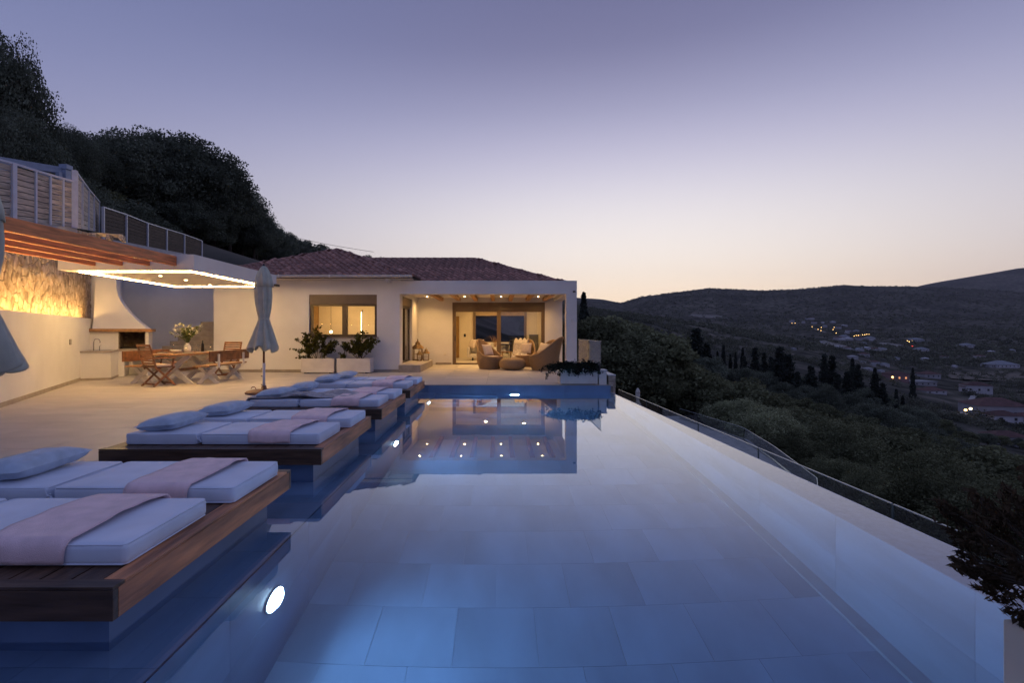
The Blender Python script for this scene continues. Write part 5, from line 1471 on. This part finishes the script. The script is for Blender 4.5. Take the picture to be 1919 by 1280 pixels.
# the slope falling away on the right: olives, pale olives, dark conifers, cypresses
placed = []
def free(x, y, d):
    for a, b in placed:
        if (a-x)**2+(b-y)**2 < d*d: return False
    placed.append((x, y)); return True
CONL = [(1305,620,128,1.25),(1290,640,122,1.0),(1325,648,124,1.0),(1415,655,150,.9),(1432,664,140,.8),(1462,655,132,1.2),(1478,668,126,1.1),(1445,672,138,.8),(1395,670,150,.9),(1545,668,150,.7),(1560,672,142,.8),(1608,688,132,.8),(1588,700,128,1.0),(1640,705,120,.9),(1520,690,120,1.1),(1495,700,118,1.0),(1570,705,118,1.0),(1655,722,118,.8)]
rk = ranks([e[0] for i, e in enumerate(CONL) if i not in (0, 5)])
for i, (px, ty, Y, w_) in enumerate(CONL):
    lab = "tallest dark conifer standing clear on the slope" if i == 0 else ("broad dark conifer crowning the middle of the slope" if i == 5 else "dark conifer in the belt across the slope, " + rk[px] + " counted from the villa")
    X = (px-934)/960.0*Y; placed.append((X, Y))
    gtree("conifer_tree", CNF[i % 3], px, Y, ty, lab, group="dark conifers across the slope" if i not in (0, 5) else None, h0=8.9, wide=w_)
CYPL = [(1094,548,62),(1345,658,160),(1356,647,162),(1369,664,165),(1379,660,175),(1392,652,170),(1640,690,165),(1711,690,260),(1680,730,150),(1692,742,140),(1598,672,170),(1250,648,150)]
rk = ranks([e[0] for i, e in enumerate(CYPL) if i not in (0, 7)])
for i, (px, ty, Y) in enumerate(CYPL):
    lab = "slim dark cypress rising beside the villa's right column" if i == 0 else ("lone slim cypress by the pale house in the valley" if i == 7 else "slim dark cypress beyond the conifers, " + rk[px] + " counted from the villa")
    X = (px-934)/960.0*Y; placed.append((X, Y))
    gtree("cypress_tree", CYP[i % 2], px, Y, ty, lab, group="slim cypresses beyond the conifers" if i not in (0, 7) else None, h0=8, wide=.9)
for i in range(34):
    px = rnd.uniform(1270, 1720); Y = rnd.uniform(105, 165); ty = float(np.interp(px, [1270,1400,1560,1720], [668,690,715,765]))+rnd.uniform(-10, 26)
    X = (px-934)/960.0*Y; placed.append((X, Y)); zt = 1.3-(ty-622)/960.0*Y; h_ = zt-ground(X, Y)
    if h_ < 2.5 or h_ > 11: continue
    gtree("oak_tree", OAKM[i % 4], px, Y, ty, "dark round-topped tree mixed in among the conifers", group="dark broad-leaved trees among the conifers", h0=H_OAK, wide=1.1)
special = [(1215,618,50,0,"leafy olive filling the gap beside the villa's right corner"),(1135,640,47,1,None),(1165,655,46,0,None),(1110,600,50,2,None),(1150,598,56,3,None),(1185,628,48,1,None),(1245,660,52,2,None),
           (1380,742,38,4,"pale grey-green olive behind the bend of the lower glass rail"),(1430,760,34,5,"pale olive right of the glass rail's bend"),(1700,905,22.5,4,"pale bushy olive closest to the infinity edge at right"),(1760,880,21,0,None),(1300,700,48,0,None),(1230,700,46,3,None),(1190,690,47,1,None),(1640,880,24,2,None),(1560,850,27.5,3,None),(1490,805,31.5,1,None),(1830,905,20,3,None),(1890,930,18.5,1,None)]
rk = ranks([e[0] for e in special if not e[4]])
for px, ty, Y, k, lab in special:
    X = (px-934)/960.0*Y; placed.append((X, Y)); ms = (OLV+OLP)[k] if Y > 40 else OLN[1 if k > 3 else (0, 2)[k % 2]]
    gtree("olive_tree", ms, px, Y, ty, lab or "grey-green olive on the near slope right of the villa, " + rk[px] + " from the left", group=None if lab else "olives on the near slope", h0=1.1+1.75*1.72, wide=1.25)
cnt = 0
for i in range(9000):
    if cnt >= 235: break
    u_ = rnd.random(); Y = 9 + 170*u_**1.25; X = rnd.uniform(8, 1.18*Y+10)
    if X < 11.5 and 5 < Y < 27: continue
    if Y < 46 and X < 18.2: continue
    d = 2.6 + .022*math.hypot(X, Y)
    if not free(X, Y, d): continue
    z = ground(X, Y); s = rnd.uniform(.72, 1.25)
    far = math.hypot(X, Y) > 75
    near = "olive in the grove covering the slope" if not far else "small rounded tree in the far part of the grove"
    ms = OLP[i % 2] if rnd.random() < .16 else OLV[i % 4]
    if math.hypot(X, Y) < 42: ms = OLN[i % 3]
    if far and rnd.random() < .3: ms = OAKM[i % 4]; s *= .8
    place_tree("olive_tree" if ms not in OAKM else "oak_tree", ms, (X, Y, z-.15), rnd.uniform(0, 6.28), (s*1.2, s*1.2, s), "rounded " + near if not near.startswith("small") else near, "tree", "trees of the grove on the slope" if not far else "small trees at the far side of the grove")
    cnt += 1

# far woodland: thousands of crowns, one object each for the nearer and the farther belt
def belt(name, n, ymin, ymax, per, leaf, size, seed, xmin=-.25, xmax=1.35):
    rng = np.random.default_rng(seed); C = []
    k = 0
    while k < n:
        Y = math.exp(rng.uniform(math.log(ymin), math.log(ymax))); X = rng.uniform(xmin, xmax)*Y
        if Y < 185 and 0 < X < 175: continue
        if X < 0 and (X > -24 or Y < 40): continue
        if 0 <= X and X < 20 and Y < 400 and name == 'hill_woodland' and X < .02*Y: continue
        dens = mnoise.noise(Vector((X*.006, Y*.006, 9)))
        if dens < -.18 and rng.uniform() < .8: continue
        if any(abs(X-a)*960/Y < r_ and abs(Y-b) < dd for a, b, r_, dd in CLEAR): continue
        z = ground(X, Y); s = size*rng.uniform(.55, 1.35); k += 1
        q = rng.normal(size=(per, 3)); q /= np.linalg.norm(q, axis=1)[:,None]; q[:,2] = np.abs(q[:,2])*1.15
        C.append(q*rng.uniform(.55, 1, size=(per,1))*s*np.array([1,1,.9]) + np.array([X, Y, z]))
    C = np.concatenate(C)
    o = link(name, leaves(name, C, leaf, FARL, 1.25, rng=rng)); o["kind"] = "stuff"; return o
CLEAR = []

# ------------------------------------------------------------------ valley houses, village, lamps, roads
def house(label, px, py, wpx, hpx, roof=HROOF, wall=HWALL, lit=0, group=None, rz=0.0, dep=.7, flat=False, wings=()):
    X, Y, z = hit(px, py); u1 = Y/960.0
    w, h = wpx*u1, hpx*u1; d = w*dep
    CLEAR.append((X, Y, wpx*.65, d+26))
    t = thing("house", label, "house", (X, Y, z), rz, group)
    def block(x0, x1, y0, y1, h0, kk):
        part("wall", MB().box(x0,x1,y0,y1,-4,h0), wall, t, local=True)
        if flat: part("roof", MB().box(x0-.4,x1+.4,y0-.4,y1+.4,h0+.01,h0+.5), roof, t, local=True)
        else:
            o_ = .5; rr_ = min(x1-x0, y1-y0)/2; hz = h0+.01; hp = hz + rr_*.45
            a, b, c, e = (x0-o_,y0-o_,hz), (x1+o_,y0-o_,hz), (x1+o_,y1+o_,hz), (x0-o_,y1+o_,hz)
            if x1-x0 >= y1-y0: r1, r2 = (x0+rr_, (y0+y1)/2, hp), (x1-rr_, (y0+y1)/2, hp); F_ = [(0,1,5,4),(1,2,5),(2,3,4,5),(3,0,4),(3,2,1,0)]
            else: r1, r2 = ((x0+x1)/2, y0+rr_, hp), ((x0+x1)/2, y1-rr_, hp); F_ = [(0,1,4),(1,2,5,4),(2,3,5),(3,0,4,5),(3,2,1,0)]
            part("roof", MB().add([a,b,c,e,r1,r2], F_), roof, t, local=True)
        if wpx >= 18:
            nw = max(2, int((x1-x0)/4)); st_ = max(1, int(h0/3.2))
            for q in range(nw):
                for f_ in range(st_):
                    x = x0+(x1-x0)*(q+.5)/nw; zz = h0*(f_+.35)/st_
                    part("window", MB().box(x-.55,x+.55,y0-.03,y0-.005,zz,zz+min(1.4, h0*.4/st_)), WINL if (q+f_*3+kk) % 7 < lit else HWIN, t, local=True)
    block(-w/2, w/2, 0, d, h, 0)
    for k_, (x0, x1, y0, y1, hh) in enumerate(wings): block(x0*w, x1*w, y0*w, y1*w, hh*h, k_+1)
    return t
house("large red-roofed house complex with a blue-grey terrace roof at the right edge", 1884, 788, 84, 26, lit=0, rz=R(-12), wings=((-.46,.06,-.42,-.002,.5),(.07,.5,-.36,-.002,.45)))
house("two storey white house with a red roof standing behind the grey road", 1836, 738, 40, 15, rz=R(-20), wings=((-.62,-.501,.05,.4,.8),))
house("low white bungalow with a red hipped roof near the right edge", 1897, 838, 58, 17, rz=R(-14))
house("white house with a small lit gable left of the palm trees", 1750, 710, 32, 8, rz=R(8))
house("flat-roofed modern white house in the valley", 1735, 724, 46, 7, roof=HGREY, flat=True, rz=R(4))
house("red house with two glowing orange windows", 1686, 716, 34, 14, lit=4, wall=surf("dusky_pink_wall", (.28,.17,.17), .9, .1, 1), rz=R(-6))
house("low house with a wide dark red roof in front of the modern house", 1756, 740, 40, 6, rz=R(3))
house("long white house alone at the far right of the valley", 1890, 690, 46, 6, roof=HGREY, rz=R(2), wings=((-.66,-.501,.05,.3,1.1),))
house("white villa alone on the rise at the right", 1817, 652, 22, 5, roof=HGREY)
house("white house just below the red light", 1732, 660, 20, 5, roof=HGREY)
house("pale house beside the yellow lights right of the village", 1722, 642, 22, 4, roof=HGREY)
house("pale house with a lit lamp at the top left of the village", 1486, 605, 7, 4, roof=HGREY)
vil = [(425,225),(460,192),(525,178),(665,232),(688,272),(562,228),(790,220),(822,295),(850,290),(905,265),(935,268),(966,322),(956,350),(1066,326),(828,425),(905,435),(940,412),(1095,426),(1247,436),(1150,478),(1270,548),(1330,552),(1076,562),(1030,520),(1165,552),(350,464),(296,458),(640,470),(1180,630),(1015,640),(1150,700),(1270,740),(690,700),(460,680),(320,545)]
for k, (cx, cy_) in enumerate(vil):
    house("small pale house of the hillside village", 1440+cx/6.397, 570+cy_/6.4+1.5, rnd.uniform(5, 9), rnd.uniform(2.4, 4), roof=[HWALL, HGREY, HROOF][k % 3], group="small houses of the hillside village", rz=rnd.uniform(-.4, .4))
for k, (hx, hy) in enumerate([(1575,637),(1583,634),(1594,638),(1611,637),(1634,637),(1573,653),(1591,656),(1612,658),(1626,656),(1641,658),(1656,657),(1600,675),(1622,669),(1681,676),(1738,676),(1773,673),(1901,661),(1861,663),(1641,683),(1661,689),(1630,695),(1612,691),(1655,700),(1790,690),(1840,672)]):
    house("small pale house scattered over the valley floor", hx, hy, rnd.uniform(8, 16), rnd.uniform(2.6, 4.5), roof=[HROOF, HGREY, HWALL][k % 3], group="small houses scattered over the valley floor", rz=rnd.uniform(-.5, .5))
def lamp(label, px, py, m, size, group):
    X, Y, z = hit(px, py+3); s = Y/960.0
    t = thing("street_lamp", label, "street lamp", (X, Y, z), 0, group)
    hgt = max(3.0, 3.0*s)
    part("pole", MB().tube([(0,0,-1),(0,0,hgt)], .08*max(1, s*.8), 6), DARKM, t, local=True)
    part("lamp_head", MB().lathe([(.01,-.5),(.4,-.35),(.55,0),(.4,.35),(.01,.5)], 10, c=(0,0,hgt)), m, t, local=True).scale = (1,1,1)
    t.children[-1].scale = (size*s*.62,)*3; t.children[-1].location = (0, 0, hgt*(1-size*s*.62))
LM = [(285,230),(322,232),(525,279),(598,305),(636,286),(632,319),(778,306),(790,285),(816,351)]
for cx, cy_ in LM: lamp("lit amber street lamp among the houses of the hillside village", 1440+cx/6.397, 570+cy_/6.4, LAMPO, .55, "amber lamps in the hillside village")
for k in range(8): lamp("lit amber lamp in the straight row below the hillside village", 1601+k*4.0, 630-k*.45, LAMPO, .5, "row of lamps below the village")
for px, py in ((1701,640),(1704.5,641),(1710,640)): lamp("lit amber lamp in the cluster right of the village", px, py, LAMPO, .6, "cluster of lamps right of the village")
lamp("small red light in the valley right of the village", 1710.5, 650.5, LAMPR, .45, None)
lamp("orange lamp beside the red house", 1673, 713, LAMPO, .9, None)
lamp("orange lamp at the end of the grey road", 1810, 780, LAMPO, .7, None)
lamp("yellow lamp beside the orange one at the road end", 1819.5, 777, LAMPW, .7, None)
lamp("pale lamp on the wall of the red-roofed complex", 1841, 771, LAMPW, .7, None)
def drape(name, pts, wpx, m, lift=.35):
    """a strip of ground laid along the terrain through photo points"""
    mb = MB(); P = []
    for i in range(len(pts)-1):
        for k in range(6):
            f = k/6; P.append((pts[i][0]*(1-f)+pts[i+1][0]*f, pts[i][1]*(1-f)+pts[i+1][1]*f, pts[i][2]*(1-f)+pts[i+1][2]*f))
    P.append(pts[-1]); vs = []
    for px, py, w in P:
        X, Y, z = hit(px, py); u1 = Y/960.0*w/2
        for s in (-1, 0, 1): vs.append((X+s*u1, Y, ground(X+s*u1, Y)+lift))
    n = len(P); fs = []
    for i in range(n-1):
        for s in (0, 1): fs.append((3*i+s, 3*i+s+1, 3*i+4+s, 3*i+3+s))
    mb.add(vs, fs); return struct(name, mb, m)
drape("valley_road", [(1826,742,12),(1818,756,11),(1809,772,18),(1802,780,20)], 0, ROADM)
drape("quarry_ground", [(1540,639,6),(1555,646,44),(1575,653,50),(1587,659,16)], 0, QUARRY, .8)
drape("quarry_ground", [(1652,643,6),(1668,647,40),(1685,652,30)], 0, QUARRY, .8)
drape("dry_field", [(1860,701,110),(1868,708,160),(1876,716,190)], 0, FIELD, .5)
drape("dry_field", [(1800,700,40),(1800,708,50),(1812,714,40)], 0, FIELD, .5)
drape("hill_track", [(1487,608,4),(1515,613,6),(1535,620,8),(1548,624,7)], 0, TRACK, .8)
drape("hill_clearing", [(1300,590,8),(1320,592,60),(1345,597,40)], 0, TRACK, .8)
CLEAR += [(hit(x, y)[0], hit(x, y)[1], 22, 40) for x, y in ((1822,750),(1812,768),(1803,778),(1555,646),(1575,653),(1668,647))]
belt("valley_woodland", 2600, 175, 620, 90, .62, 3.0, 81)
belt("far_woodland", 9500, 560, 2750, 26, 1.9, 4.0, 82, -.1, 1.25)
belt("hill_woodland", 1500, 70, 520, 110, .55, 3.2, 83, -.95, .12)
# a power line crossing behind the roof
t = thing("power_line", "thin overhead cable running down behind the villa's roof", "cable", (-30, 80, 18))
cb = MB()
pts = [pw(470+ (700-470)*k/12, 424+(472-424)*k/12+4*math.sin(math.pi*k/12), 95) for k in range(13)]
part("cable", cb.tube(pts, .035, 5), DARKM, t)

# ------------------------------------------------------------------ evening haze over the valley
hz, nt, N, L = nmat("evening_haze")
o_ = N.new("ShaderNodeOutputMaterial"); pv = N.new("ShaderNodeVolumePrincipled")
pv.inputs["Color"].default_value = (.80,.80,.92,1); pv.inputs["Density"].default_value = HAZE_D; pv.inputs["Anisotropy"].default_value = .2
L.new(pv.outputs[0], o_.inputs["Volume"])
me = MB().box(-6100,6100,-6100,6100,-120,700).mesh("haze", hz)
h_ = link("haze", me); h_["kind"] = "stuff"; h_.display_type = 'WIRE'
